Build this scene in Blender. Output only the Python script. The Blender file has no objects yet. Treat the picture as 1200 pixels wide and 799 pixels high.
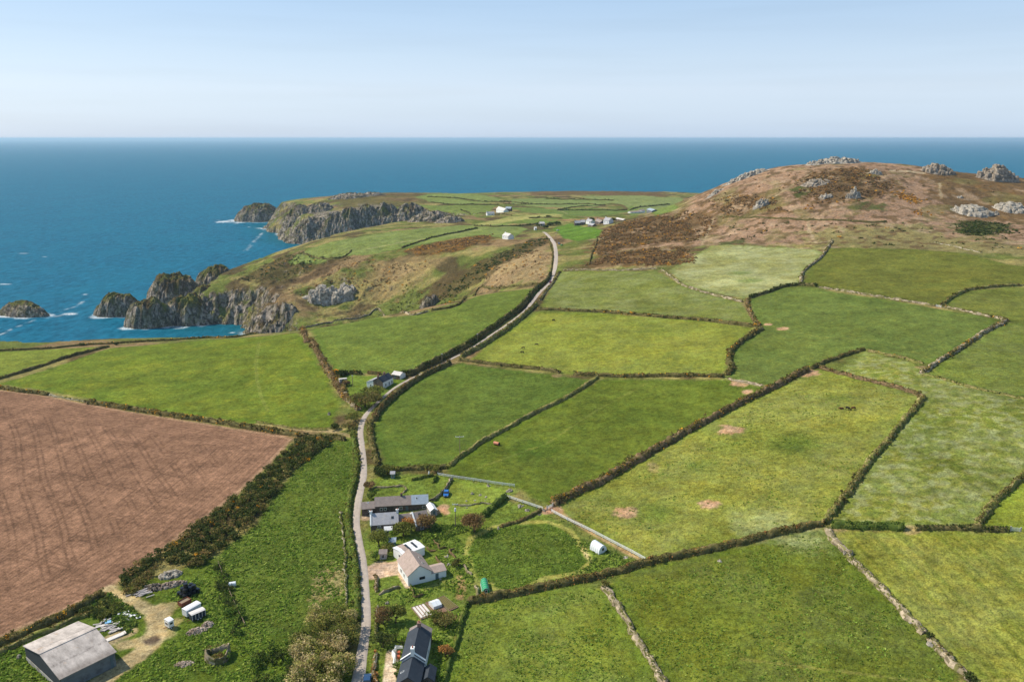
import bpy, bmesh, math, random
import numpy as np
from mathutils import Vector, Matrix

# ------------------------------------------------------------------ camera, sky, sun, exposure
SC = bpy.context.scene
COL = SC.collection
rng = np.random.default_rng(11)
random.seed(5)
FPX, CW, CH = 933.0, 1200.0, 799.0
CAMZ = 190.0
PITCH = math.atan((399.5 - 162.0) / FPX)
cam_d = bpy.data.cameras.new("Camera")
cam = bpy.data.objects.new("Camera", cam_d)
COL.objects.link(cam)
cam.location = (0, 0, CAMZ)
cam.rotation_euler = (math.pi / 2 - PITCH, 0, 0)
cam_d.sensor_width = 36.0
cam_d.lens = 36.0 * FPX / CW
cam_d.clip_start = 1.0
cam_d.clip_end = 300000.0
SC.camera = cam

SUN_EL = math.radians(46)
SUN_AZ = math.radians(-72)          # clockwise from +Y, so the sun stands to the left and a little ahead
SUN_DIR = Vector((math.sin(SUN_AZ) * math.cos(SUN_EL), math.cos(SUN_AZ) * math.cos(SUN_EL), math.sin(SUN_EL)))
world = bpy.data.worlds.new("World")
SC.world = world
world.use_nodes = True
wn = world.node_tree
wn.nodes.clear()
w_out = wn.nodes.new("ShaderNodeOutputWorld")
w_bg = wn.nodes.new("ShaderNodeBackground")
w_sky = wn.nodes.new("ShaderNodeTexSky")
w_sky.sky_type = 'NISHITA'
w_sky.sun_disc = False
w_sky.sun_elevation = SUN_EL
w_sky.sun_rotation = SUN_AZ
w_sky.altitude = 50
w_sky.air_density = 1.0
w_sky.dust_density = 0.6
w_sky.ozone_density = 2.0
w_bg.inputs['Strength'].default_value = 0.15
# maritime air: the model sky blended with a paler, more even gradient of sea haze and a faint bank of cloud low down
w_tc = wn.nodes.new("ShaderNodeTexCoord"); w_sep = wn.nodes.new("ShaderNodeSeparateXYZ"); w_ramp = wn.nodes.new("ShaderNodeValToRGB"); w_mix = wn.nodes.new("ShaderNodeMix")
w_mix.data_type = 'RGBA'; w_mix.inputs[0].default_value = 0.72
_el = w_ramp.color_ramp.elements
_el[1].position = 0.6; _el[1].color = (1.3, 2.2, 3.5, 1); _el[0].position = 0.0; _el[0].color = (3.3, 4.35, 6.0, 1)
for _p, _c in ((0.012, (3.3, 4.35, 6.0)), (0.055, (3.95, 4.65, 5.9)), (0.09, (3.65, 4.45, 5.6)), (0.15, (2.9, 3.95, 5.3)), (0.3, (1.9, 2.9, 4.3))):
    e = _el.new(_p); e.color = _c + (1,)
w_map = wn.nodes.new("ShaderNodeMapping"); w_map.inputs['Scale'].default_value = (3.0, 3.0, 55.0)
w_n = wn.nodes.new("ShaderNodeTexNoise"); w_n.inputs['Scale'].default_value = 1.0; w_n.inputs['Detail'].default_value = 5
w_mr = wn.nodes.new("ShaderNodeMapRange"); w_mr.inputs[1].default_value = 0.45; w_mr.inputs[2].default_value = 0.7; w_mr.inputs[3].default_value = 1.0; w_mr.inputs[4].default_value = 0.95
w_sc = wn.nodes.new("ShaderNodeVectorMath"); w_sc.operation = 'SCALE'
wn.links.new(w_tc.outputs['Generated'], w_sep.inputs[0]); wn.links.new(w_sep.outputs[2], w_ramp.inputs[0])
wn.links.new(w_tc.outputs['Generated'], w_map.inputs[0]); wn.links.new(w_map.outputs[0], w_n.inputs['Vector']); wn.links.new(w_n.outputs[0], w_mr.inputs[0])
wn.links.new(w_ramp.outputs[0], w_sc.inputs[0]); wn.links.new(w_mr.outputs[0], w_sc.inputs['Scale'])
wn.links.new(w_sky.outputs[0], w_mix.inputs[6]); wn.links.new(w_sc.outputs[0], w_mix.inputs[7])
wn.links.new(w_mix.outputs[2], w_bg.inputs['Color'])
wn.links.new(w_bg.outputs[0], w_out.inputs['Surface'])

sun_d = bpy.data.lights.new("Sun", 'SUN')
sun_d.energy = 5.0
sun_d.angle = math.radians(0.5)
sun_d.color = (1.0, 0.93, 0.80)
sun = bpy.data.objects.new("Sun", sun_d)
COL.objects.link(sun)
sun.rotation_euler = (-SUN_DIR).to_track_quat('-Z', 'Y').to_euler()
SC.view_settings.view_transform = 'Standard'
SC.view_settings.look = 'None'
SC.view_settings.exposure = 0.13
SC.view_settings.gamma = 1.0

# ------------------------------------------------------------------ numpy helpers
def lin(c):
    c = np.asarray(c, float) / 255.0
    return np.where(c <= 0.04045, c / 12.92, ((c + 0.055) / 1.055) ** 2.4)

_perm = np.random.default_rng(3).permutation(1024)
_gang = np.random.default_rng(4).random(1024) * 2 * math.pi
_gx, _gy = np.cos(_gang), np.sin(_gang)
def perlin(x, y, seed=0):
    x = np.asarray(x, float); y = np.asarray(y, float)
    xi = np.floor(x).astype(np.int64); yi = np.floor(y).astype(np.int64)
    xf = x - xi; yf = y - yi
    u = xf * xf * xf * (xf * (xf * 6 - 15) + 10); v = yf * yf * yf * (yf * (yf * 6 - 15) + 10)
    def g(ix, iy, fx, fy):
        h = _perm[(_perm[(ix + seed * 57) & 1023] + iy + seed * 131) & 1023]
        return _gx[h] * fx + _gy[h] * fy
    a = g(xi, yi, xf, yf); b = g(xi + 1, yi, xf - 1, yf)
    c = g(xi, yi + 1, xf, yf - 1); d = g(xi + 1, yi + 1, xf - 1, yf - 1)
    return ((a + (b - a) * u) + ((c + (d - c) * u) - (a + (b - a) * u)) * v) * 1.5
def fbm(x, y, scale, seed=0, octv=4, gain=0.5):
    s = 0; a = 1.0; f = 1.0 / scale; n = 0
    for i in range(octv):
        s = s + a * perlin(x * f, y * f, seed + i); n += a; a *= gain; f *= 2.03
    return s / n
def ridged(x, y, scale, seed=0, octv=4):
    s = 0; a = 1.0; f = 1.0 / scale; n = 0
    for i in range(octv):
        s = s + a * (1 - 2 * np.abs(perlin(x * f, y * f, seed + i))); n += a; a *= 0.5; f *= 2.1
    return s / n
def sstep(a, b, x):
    t = np.clip((x - a) / (b - a), 0, 1); return t * t * (3 - 2 * t)

def ray(px, py):
    u = (px - 600.0) / FPX; v = -(py - 399.5) / FPX
    return np.array([u, math.cos(PITCH) + v * math.sin(PITCH), -math.sin(PITCH) + v * math.cos(PITCH)])
def atz(px, py, z=0.0):
    d = ray(px, py); t = (z - CAMZ) / d[2]
    return np.array([d[0] * t, d[1] * t])
def project(p):
    x, y, z = p[0], p[1], p[2] - CAMZ
    w = y * math.cos(PITCH) - z * math.sin(PITCH); v = y * math.sin(PITCH) + z * math.cos(PITCH)
    return 600 + FPX * x / w, 399.5 - FPX * v / w

# ------------------------------------------------------------------ land form
# (x, y, height) control points, sighted from the survey photograph
_cp = [(-100,799,70),(300,799,71),(600,799,72),(900,799,76),(1300,799,80),
 (-100,650,67),(200,640,68),(420,640,70),(600,640,72),(800,640,76),(1000,630,82),(1300,620,88),
 (-100,520,63),(200,520,66),(400,520,69),(600,520,74),(800,500,80),(1000,480,89),(1300,470,96),
 (0,440,61),(200,440,63),(400,440,68),(600,420,77),(800,420,85),(950,400,92),(1100,390,97),(1300,380,100),
 (-100,420,57),(0,412,59),(130,405,60),(237,397,61),(345,388,62),(450,370,66),(560,345,72),(630,336,76),
 (700,350,84),(850,350,91),(900,320,96),(1000,330,100),(1100,340,101),(1300,320,105),
 (660,315,82),(770,315,92),(850,290,99),(975,290,105),(1100,295,108),(1250,300,110),
 (650,290,83),(700,285,90),(700,270,94),(750,265,101),(800,255,109),
 (800,243,116),(830,229,130),(870,208,148),(905,199,155),(945,196,160),(985,191,164),(1050,196,158),(1100,201,154),(1170,206,150),(1250,222,140),
 (985,240,130),(985,265,116),(1150,245,126),(1150,270,115),(900,245,124),(850,265,108),
 (590,278,80),(560,262,74),(500,255,69),(620,255,77),(650,270,82),(695,262,84),
 (560,300,74),(600,310,79),(500,320,58),(450,350,34),(400,320,52),(350,332,40),(450,285,72),(400,288,68),(340,295,57),(300,314,40),
 (540,338,52),(240,362,30),(262,352,36),(285,352,34),(232,376,20),(700,235,66),(800,238,62),(600,240,66),(740,245,68),
 (680,224,58),(540,227,66),(800,226,52),(740,225,55),(430,229,74),(380,234,66),(345,240,56),(500,235,70),(480,262,50),(430,265,40)]
_cw = [(-360,560,50),(-180,600,40),(-60,680,26),(-160,720,20),(420,1000,120),(300,1100,84),(200,1150,76),(600,1100,100),(420,1300,62),(700,1300,50),(900,800,110),(900,500,104),(1000,200,88),
       (-900,100,60),(-500,150,66),(0,0,70),(0,110,71),(500,60,80),(60,2250,45),(-150,2050,52),(400,2200,40),(-700,1700,30),(1500,1500,30)]
CP = []
for px, py, z in _cp:
    q = atz(px, py, z); CP.append((q[0], q[1], z))
CP = np.array(CP + _cw, float)
def _tps(pts, lam=0.002):
    n = len(pts); X = pts[:, :2] / 500.0
    r2 = ((X[:, None] - X[None]) ** 2).sum(-1)
    K = 0.5 * r2 * np.log(r2 + 1e-12) + lam * np.eye(n)
    P = np.c_[np.ones(n), X]
    A = np.zeros((n + 3, n + 3)); A[:n, :n] = K; A[:n, n:] = P; A[n:, :n] = P.T
    return np.linalg.solve(A, np.r_[pts[:, 2], 0, 0, 0])
_tw = _tps(CP)
GX0, GX1, GY0, GY1, GS = -2000.0, 2400.0, -400.0, 3000.0, 8.0
gx = np.arange(GX0, GX1 + 1, GS); gy = np.arange(GY0, GY1 + 1, GS)
XX, YY = np.meshgrid(gx, gy)
def _rbf_eval(x, y):
    X = x / 500.0; Y = y / 500.0
    out = _tw[-3] + _tw[-2] * X + _tw[-1] * Y
    for (cx, cy, _), w in zip(CP, _tw[:-3]):
        r2 = (X - cx / 500) ** 2 + (Y - cy / 500) ** 2
        out += w * 0.5 * r2 * np.log(r2 + 1e-12)
    return out
LG = np.clip(_rbf_eval(XX, YY), -10, 170)

S = lambda px, py: tuple(atz(px, py, 0))
coast = [(-2600, 420), (-900, 500), S(-300, 480), S(0, 466), S(130, 459), S(250, 450), S(325, 440), S(342, 420), S(332, 402), S(300, 394),
 S(288, 392), S(283, 381), S(262, 379), S(240, 381), S(232, 384), S(222, 381), S(215, 372), S(225, 362), S(240, 352), S(255, 345), S(285, 340), S(320, 337), S(350, 330),
 S(390, 318), S(440, 308), S(500, 300), S(528, 294), S(510, 289), S(470, 287), S(430, 287.5), S(388, 287), S(372, 286), S(358, 287), S(340, 284), S(325, 280.5), S(330, 277), S(318, 271), S(312, 264), S(325, 262),
 S(345, 257), S(380, 252), S(440, 247.5), S(540, 243), S(680, 238), S(850, 240), S(1000, 247), S(1300, 250), (2300, 1900), (2600, -600), (-2600, -600)]
coast = np.array(coast)
def seg_dist(x, y, P, closed=True):
    d = np.full(x.shape, 1e18); n = len(P)
    for i in range(n if closed else n - 1):
        ax, ay = P[i]; bx, by = P[(i + 1) % n]
        ex, ey = bx - ax, by - ay; L2 = ex * ex + ey * ey + 1e-9
        t = np.clip(((x - ax) * ex + (y - ay) * ey) / L2, 0, 1)
        d = np.minimum(d, (x - ax - t * ex) ** 2 + (y - ay - t * ey) ** 2)
    return np.sqrt(d)
def inside(x, y, P):
    c = np.zeros(x.shape, bool); n = len(P)
    for i in range(n):
        ax, ay = P[i]; bx, by = P[(i + 1) % n]
        if ay == by: continue
        c ^= ((ay > y) != (by > y)) & (x < (bx - ax) * (y - ay) / (by - ay) + ax)
    return c
_sd = seg_dist(XX, YY, coast)
DG = np.where(inside(XX, YY, coast), _sd, -_sd)
def bil(G, x, y):
    u = np.clip((x - GX0) / GS, 0, len(gx) - 1.001); v = np.clip((y - GY0) / GS, 0, len(gy) - 1.001)
    i = u.astype(int); j = v.astype(int); a = u - i; b = v - j
    return (G[j, i] * (1 - a) + G[j, i + 1] * a) * (1 - b) + (G[j + 1, i] * (1 - a) + G[j + 1, i + 1] * a) * b
# crag bands of the near and far headlands: (centre px, py, z, radius x, radius y, step height)
def ell(x, y, cx, cy, rx, ry, rot=0.0):
    c, s = math.cos(rot), math.sin(rot); dx = x - cx; dy = y - cy
    return np.sqrt(((dx * c + dy * s) / rx) ** 2 + ((-dx * s + dy * c) / ry) ** 2)
def H(x, y):
    x = np.asarray(x, float); y = np.asarray(y, float)
    L = bil(LG, x, y); D = bil(DG, x, y)
    far = sstep(1150, 1300, y)
    near = sstep(140, 40, D) 
    d2 = D + near * (fbm(x, y, 55, 21, 4) * 16 + ridged(x, y, 20, 31, 4) * 7) - near * 3
    slope = 1.25 + 0.35 * fbm(x, y, 90, 41, 2)
    prof = np.where(d2 > 0, d2 * slope, d2 * 0.5)
    k = 6.0
    hh = np.clip(0.5 + 0.5 * (prof - L) / k, 0, 1)
    h = prof * (1 - hh) + L * hh - k * hh * (1 - hh)
    cl = sstep(0.2, 0.9, 1 - hh) * (d2 > 0)
    h = h + cl * ridged(x, y, 13, 51, 4) * 3.0
    # rolling ground; rougher on the moor and the hill
    hill = sstep(560, 680, y) * sstep(20, 80, D)
    h = h + fbm(x, y, 70, 61, 3) * (0.5 + 1.6 * hill) * sstep(0, 40, D) + hill * fbm(x, y, 14, 71, 3) * 0.9
    gul = sstep(590, 680, y) * sstep(1000, 900, y) * sstep(170, 90, D) * sstep(8, 40, D) * sstep(250, 50, x + 150)
    h = h + gul * (ridged(x, y, 42, 81, 3) * 4.5 + ridged(x, y, 15, 85, 3) * 1.6)
    return np.maximum(h, -14)
def Hs(x, y):
    return float(H(np.array([x]), np.array([y]))[0])
_ts = np.concatenate([np.arange(110, 900, 1.2), np.arange(900, 3200, 2.5)])
def ground(px, py):
    d = ray(px, py); d = d / d[1]
    x = d[0] * _ts; y = _ts; z = CAMZ + d[2] * _ts
    g = H(x, y) - z
    k = np.argmax(g > 0)
    if k == 0: 
        return np.array([x[-1], y[-1], 0.0]) if g[0] <= 0 else np.array([x[0], y[0], z[0]])
    t = g[k - 1] / (g[k - 1] - g[k]) if g[k] != g[k - 1] else 0
    return np.array([x[k - 1] + (x[k] - x[k - 1]) * t, y[k - 1] + (y[k] - y[k - 1]) * t, z[k - 1] + (z[k] - z[k - 1]) * t])
def gpoly(pts): return np.array([ground(*p)[:2] for p in pts])

# ------------------------------------------------------------------ material helpers
class NT:
    def __init__(s, name):
        s.m = bpy.data.materials.new(name); s.m.use_nodes = True; s.t = s.m.node_tree; s.t.nodes.clear()
        s.out = s.n("ShaderNodeOutputMaterial"); s.p = s.n("ShaderNodeBsdfPrincipled"); s.l(s.p.outputs[0], s.out.inputs['Surface'])
        s.p.inputs['Specular IOR Level'].default_value = 0.02; s.p.inputs['Roughness'].default_value = 0.9
    def n(s, t, **k):
        q = s.t.nodes.new(t)
        for a, b in k.items(): setattr(q, a, b)
        return q
    def l(s, a, b): s.t.links.new(a, b)
    def val(s, sock, v):
        if hasattr(v, 'links') or hasattr(v, 'is_output'): s.l(v, sock)
        else: sock.default_value = v
    def noise(s, scale, detail=4, rough=0.55, vec=None, dist=0.0):
        q = s.n("ShaderNodeTexNoise"); q.inputs['Scale'].default_value = scale; q.inputs['Detail'].default_value = detail
        q.inputs['Roughness'].default_value = rough; q.inputs['Distortion'].default_value = dist
        s.l(vec if vec else s.pos(), q.inputs['Vector']); return q.outputs['Fac']
    def voro(s, scale, feat='F1', vec=None, out='Distance'):
        q = s.n("ShaderNodeTexVoronoi", feature=feat); q.inputs['Scale'].default_value = scale
        s.l(vec if vec else s.pos(), q.inputs['Vector']); return q.outputs[out]
    def pos(s):
        if not hasattr(s, '_pos'):
            s._pos = s.n("ShaderNodeTexCoord").outputs['Object']
        return s._pos
    def gpos(s):
        if not hasattr(s, '_gpos'): s._gpos = s.n("ShaderNodeNewGeometry").outputs['Position']
        return s._gpos
    def vscale(s, v, sc):
        q = s.n("ShaderNodeMapping"); q.inputs['Scale'].default_value = sc; s.l(v, q.inputs['Vector']); return q.outputs[0]
    def attr(s, name):
        return s.n("ShaderNodeAttribute", attribute_name=name)
    def ramp(s, f, a, b, lo=0.0, hi=1.0):
        q = s.n("ShaderNodeMapRange"); q.clamp = True
        s.l(f, q.inputs[0])
        q.inputs[1].default_value = a; q.inputs[2].default_value = b; q.inputs[3].default_value = lo; q.inputs[4].default_value = hi
        return q.outputs[0]
    def math(s, op, a, b=0.0):
        q = s.n("ShaderNodeMath", operation=op); s.val(q.inputs[0], a); s.val(q.inputs[1], b); return q.outputs[0]
    def mix(s, f, a, b, mode='MIX'):
        q = s.n("ShaderNodeMix", data_type='RGBA', blend_type=mode)
        s.val(q.inputs[0], f)
        for k, v in ((6, a), (7, b)):
            if isinstance(v, (tuple, list, np.ndarray)): q.inputs[k].default_value = tuple(v)[:3] + (1,)
            else: s.l(v, q.inputs[k])
        return q.outputs[2]
    def scale(s, c, f):                                   # colour times a factor
        q = s.n("ShaderNodeVectorMath", operation='SCALE')
        if isinstance(c, (tuple, list, np.ndarray)): q.inputs[0].default_value = tuple(c)[:3]
        else: s.l(c, q.inputs[0])
        s.val(q.inputs['Scale'], f); return q.outputs[0]
    def bump(s, h, strength=0.5, dist=0.3):
        q = s.n("ShaderNodeBump"); q.inputs['Strength'].default_value = strength; q.inputs['Distance'].default_value = dist
        s.l(h, q.inputs['Height']); s.l(q.outputs[0], s.p.inputs['Normal']); return q
    def color(s, c): s.val(s.p.inputs['Base Color'], c if hasattr(c, 'is_output') else tuple(c)[:3] + (1,))

def structure(o): o['kind'] = 'structure'; return o
def mesh_np(name, V, F, mat, cols=None, smooth=False, dom='POINT'):
    me = bpy.data.meshes.new(name)
    V = np.asarray(V, np.float32); F = np.asarray(F, np.int32); k = F.shape[1]
    me.vertices.add(len(V)); me.vertices.foreach_set('co', V.ravel())
    me.loops.add(F.size); me.loops.foreach_set('vertex_index', F.ravel())
    me.polygons.add(len(F)); me.polygons.foreach_set('loop_start', np.arange(0, F.size, k, dtype=np.int32))
    me.update(calc_edges=True)
    if smooth: me.polygons.foreach_set('use_smooth', np.ones(len(F), bool))
    for an, (arr, dm) in (cols or {}).items():
        a = me.attributes.new(an, 'FLOAT_COLOR', dm); a.data.foreach_set('color', np.asarray(arr, np.float32).ravel())
    for m in (mat if isinstance(mat, list) else [mat]): me.materials.append(m)
    return me
# ------------------------------------------------------------------ land: fields and cover
FIELDS = {
 'left_green': [(-70,466),(0,450),(60,432),(130,408),(240,399),(348,390),(365,415),(385,445),(397,475),(388,500),(333,502),(213,484),(150,474),(105,467),(50,457),(0,450)],
 'left_small': [(-60,419),(0,413),(128,406),(90,414),(45,429),(0,441),(-60,456)],
 'ploughed': [(-90,452),(0,457),(50,463),(105,474),(200,490),(333,511),(343,514),(317,543),(277,580),(213,627),(190,646),(137,683),(125,692),(87,710),(0,747),(-90,780)],
 'green_two': [(365,388),(400,378),(450,373),(500,368),(530,363),(560,347),(630,337),(637,340),(600,365),(560,392),(520,413),(482,437),(470,437),(395,436),(380,415)],
 'roadside': [(441,480),(470,459),(498,441),(538,425),(567,430),(610,435),(690,445),(673,461),(633,481),(600,499),(533,541),(455,548),(440,520)],
 'big_mid': [(702,446),(750,445),(847,445),(897,454),(880,466),(840,487),(800,509),(767,527),(733,546),(700,566),(667,582),(646,593),(607,573),(528,556),(525,549),(567,519),(600,501),(633,483),(675,463)],
 'bright': [(550,424),(570,406),(600,385),(630,366),(700,367),(750,371),(820,376),(883,384),(860,405),(852,425),(846,440),(800,439),(690,440),(610,431)],
 'upper': [(655,319),(700,318),(770,318),(800,336),(833,345),(868,355),(885,379),(820,372),(750,367),(690,364),(634,362)],
 'pale': [(785,317),(815,300),(835,288),(870,288),(905,290),(955,293),(966,298),(943,316),(937,334),(917,336),(877,350),(833,342),(800,332)],
 'centre': [(943,337),(960,340),(1060,355),(1168,375),(1152,389),(1133,402),(1100,422),(1086,425),(1033,414),(1013,409),(960,427),(910,451),(897,451),(850,443),(855,425),(862,407),(892,388),(882,366),(878,352),(917,338)],
 'olive': [(970,291),(1060,292),(1130,297),(1180,310),(1260,322),(1260,333),(1200,334),(1153,336),(1117,347),(1103,358),(1060,352),(1000,342),(943,332),(950,312)],
 'olive_right': [(1106,360),(1120,348),(1153,339),(1270,336),(1270,384),(1180,376),(1150,367)],
 'right': [(1182,379),(1270,386),(1270,484),(1200,466),(1133,451),(1093,438),(1101,425),(1135,405),(1155,392)],
 'patched': [(960,433),(1000,443),(1040,454),(1077,467),(1055,495),(1017,543),(990,585),(963,612),(900,627),(780,655),(757,656),(648,597),(667,585),(733,549),(800,512),(840,490),(880,469),(935,443)],
 'mottled': [(1013,412),(1067,425),(1083,438),(1133,453),(1200,468),(1270,486),(1270,524),(1198,555),(1166,586),(1144,614),(1060,617),(975,615),(990,590),(1019,545),(1058,496),(1085,468),(1079,464),(1040,451),(985,437)],
 'far_right': [(1150,615),(1170,588),(1200,559),(1280,520),(1290,625),(1200,622)],
 'streaky': [(976,624),(1060,623),(1183,624),(1290,628),(1320,900),(1200,900),(1137,793),(1103,760),(1069,725),(1029,683),(992,647)],
 'lower_mid': [(713,691),(733,670),(780,660),(850,644),(900,632),(964,619),(988,647),(1025,684),(1065,727),(1098,761),(1190,900),(840,900),(780,797),(750,750),(730,713)],
 'lower_left': [(549,709),(600,700),(633,693),(667,686),(704,690),(724,713),(744,750),(774,797),(830,900),(480,900),(522,798),(535,756)],
 'meadow': [(545,645),(552,632),(575,620),(600,614),(640,613),(668,624),(690,655),(680,672),(640,679),(620,688),(598,694),(575,690),(555,672)],
 'garden_north': [(512,558),(606,574),(592,584),(580,594),(560,600),(535,605),(508,590)],
 'rough': [(396,516),(412,517),(414,560),(411,600),(416,660),(418,700),(410,725),(380,740),(330,748),(292,742),(265,680),(255,650),(302,614),(320,584),(352,544)],
 'far_slope': [(338,307),(353,296),(375,288),(420,278),(470,270),(530,265),(590,262),(618,268),(600,280),(560,275),(520,282),(470,291),(430,299),(405,300),(378,308)],
 'far_a': [(560,262),(600,256),(660,250),(690,252),(650,262),(620,262)],
 'far_b': [(486,231),(540,227),(580,231),(590,236),(540,240),(505,237)],
 'far_c': [(490,240),(540,241),(580,240),(560,255),(530,252),(510,247)],
 'far_d': [(600,233),(680,233),(720,236),(700,242),(640,243),(600,240)],
 'far_e': [(590,243),(640,245),(700,244),(740,247),(690,254),(630,250)],
 'far_f': [(680,230),(740,229),(800,232),(790,240),(730,240)],
 'far_g': [(740,241),(790,241),(795,244),(770,252),(735,248)],
 'village': [(648,268),(668,262),(690,266),(705,270),(700,279),(680,282),(660,279)],
 'straw_far': [(555,263),(600,254),(660,251),(658,254),(610,258),(570,264)],
}
FW = {k: gpoly(v) for k, v in FIELDS.items()}
# base albedo (linear) x texture strengths
G = lambda r, g, b: lin((r, g, b))
FCOL = {
 'left_green': (96,112,40), 'left_small': (108,120,50), 'ploughed': (130,98,76), 'green_two': (94,110,48), 'roadside': (82,100,42),
 'big_mid': (88,102,38), 'bright': (126,136,58), 'upper': (114,124,62), 'pale': (140,144,92), 'centre': (92,107,52), 'olive': (96,102,46),
 'olive_right': (100,108,50), 'right': (98,110,50), 'patched': (120,126,56), 'mottled': (116,124,60), 'far_right': (120,130,52), 'streaky': (122,126,56),
 'lower_mid': (94,106,40), 'lower_left': (100,114,44), 'meadow': (84,102,40), 'garden_north': (112,126,54), 'rough': (84,100,40), 'far_slope': (108,122,66),
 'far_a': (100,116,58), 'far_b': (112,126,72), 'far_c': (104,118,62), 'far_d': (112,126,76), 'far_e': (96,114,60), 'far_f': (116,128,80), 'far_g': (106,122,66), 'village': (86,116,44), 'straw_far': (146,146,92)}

_olive = np.array([1.0, 0.96, 0.88])
cols = np.unique(np.concatenate([np.linspace(-49, -37, 90), np.linspace(-37, 37, 1150), np.linspace(37, 49, 90)]))
TA = np.tan(np.radians(cols))
rows = np.unique(np.concatenate([np.arange(40, 120, 6), np.arange(120, 220, 0.5), np.arange(220, 460, 0.85), np.arange(460, 720, 1.4), np.arange(720, 1010, 1.6), np.arange(1010, 1520, 2.2), np.arange(1520, 1900, 4), np.arange(1900, 2700, 14)]))
nR, nC = len(rows), len(cols)
TX = (rows[:, None] * TA[None, :]); TY = np.repeat(rows[:, None], nC, 1)
TZ = H(TX, TY)
# surface normals of the whole sheet, used for every piece so that the pieces meet without seams
def grid_normals(X, Y, Z):
    ax = np.gradient(X, axis=1); ay = np.gradient(Y, axis=1); az = np.gradient(Z, axis=1)
    bx = np.gradient(X, axis=0); by = np.gradient(Y, axis=0); bz = np.gradient(Z, axis=0)
    n = np.stack([ay * bz - az * by, az * bx - ax * bz, ax * by - ay * bx], -1)
    n *= np.sign(n[..., 2:3] + 1e-9)
    return n / np.linalg.norm(n, axis=-1, keepdims=True)
TN = grid_normals(TX, TY, TZ)
X = TX.ravel(); Y = TY.ravel(); Z = TZ.ravel(); NZ = TN[..., 2].ravel()
tint = np.zeros((X.size, 3)); msk = np.zeros((X.size, 4))      # msk: rock, pale flowers, tussock, bare-soil speckle
def lerp(idx, c, f):
    tint[idx] += (np.asarray(c) - tint[idx]) * f[:, None]
n60 = fbm(X, Y, 60, 101, 4); n15 = fbm(X, Y, 15, 111, 3); n5 = fbm(X, Y, 5, 121, 3); n180 = fbm(X, Y, 180, 131, 3)
# wild ground: straw, green, bracken and heather by broad drifts
GRN, STRAW, BRACK, HEATH, GORSE, DKGRN = G(96,104,50), G(136,126,78), G(138,112,84), G(82,68,48), G(178,126,36), G(66,78,38)
tint[:] = STRAW
al = np.arange(X.size)
lerp(al, GRN, sstep(-0.15, 0.2, n60 + 0.35 * n15 + 0.1))
lerp(al, BRACK, 0.8 * sstep(0.1, 0.32, fbm(X, Y, 90, 141, 4)))
lerp(al, HEATH, 0.85 * sstep(0.08, 0.25, fbm(X, Y, 45, 151, 4)))
msk[:, 2] = 0.7
def wild(poly_px, base, f=1.0, soft=14, n_amp=14):
    P = gpoly(poly_px); bx0, by0 = P.min(0) - 60; bx1, by1 = P.max(0) + 60
    ii = np.nonzero((X > bx0) & (X < bx1) & (Y > by0) & (Y < by1))[0]
    d = seg_dist(X[ii], Y[ii], P); d = np.where(inside(X[ii], Y[ii], P), d, -d)
    w = sstep(-soft / 2, soft / 2, d + n_amp * (n15[ii] + 0.6 * n5[ii]))
    lerp(ii, base, w * f); return ii, w
# the hill: bracken everywhere, with grass low down
wild([(690,300),(720,268),(800,243),(870,206),(985,189),(1100,200),(1270,215),(1270,305),(1100,294),(975,286),(850,287),(760,290)], G(148,121,98), 1.0, 20)
wild([(940,272),(1080,262),(1130,280),(1250,290),(1250,303),(1100,296),(960,290)], G(122,118,72), 0.8, 16, 20)
for pl in ([(923,217),(960,200),(1000,196),(1040,205),(1052,220),(1035,232),(1000,238),(960,240),(930,230)], [(827,237),(870,226),(905,231),(925,248),(880,252),(850,255)],
           [(1080,205),(1120,199),(1260,203),(1260,266),(1160,259),(1110,256),(1095,235)], [(700,300),(690,290),(705,270),(740,258),(800,247),(840,253),(836,270),(820,282),(770,286),(735,292)],
           [(684,312),(700,299),(760,291),(800,289),(815,299),(816,309),(770,312),(720,311)]):
    ii, w = wild(pl, G(104,84,56), 0.9, 12, 26)
    lerp(ii, G(116,84,40), w * 0.45 * sstep(0.05, 0.3, fbm(X[ii], Y[ii], 9, 161, 3)))
for pl in ([(1112,262),(1135,258),(1185,262),(1185,270),(1150,277),(1118,272)], [(925,222),(945,216),(952,224),(935,232)], [(990,242),(1010,236),(1035,240),(1040,246),(1000,248)], [(840,284),(870,281),(880,287),(850,289)]):
    wild(pl, G(72,80,40), 0.9, 8, 12)
ii = np.nonzero((Y > 560) & (Y < 1100) & (X > 40))[0]
hillm = sstep(84, 96, Z[ii]) * sstep(560, 620, Y[ii])
lerp(ii, G(98,80,56), hillm * 0.85 * sstep(0.06, 0.24, fbm(X[ii], Y[ii], 11, 145, 3))); lerp(ii, G(116,112,66), hillm * 0.5 * sstep(0.1, 0.35, fbm(X[ii], Y[ii], 40, 146, 4))); lerp(ii, G(172,148,122), hillm * 0.5 * sstep(0.15, 0.4, fbm(X[ii], Y[ii], 24, 147, 4)))
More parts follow.
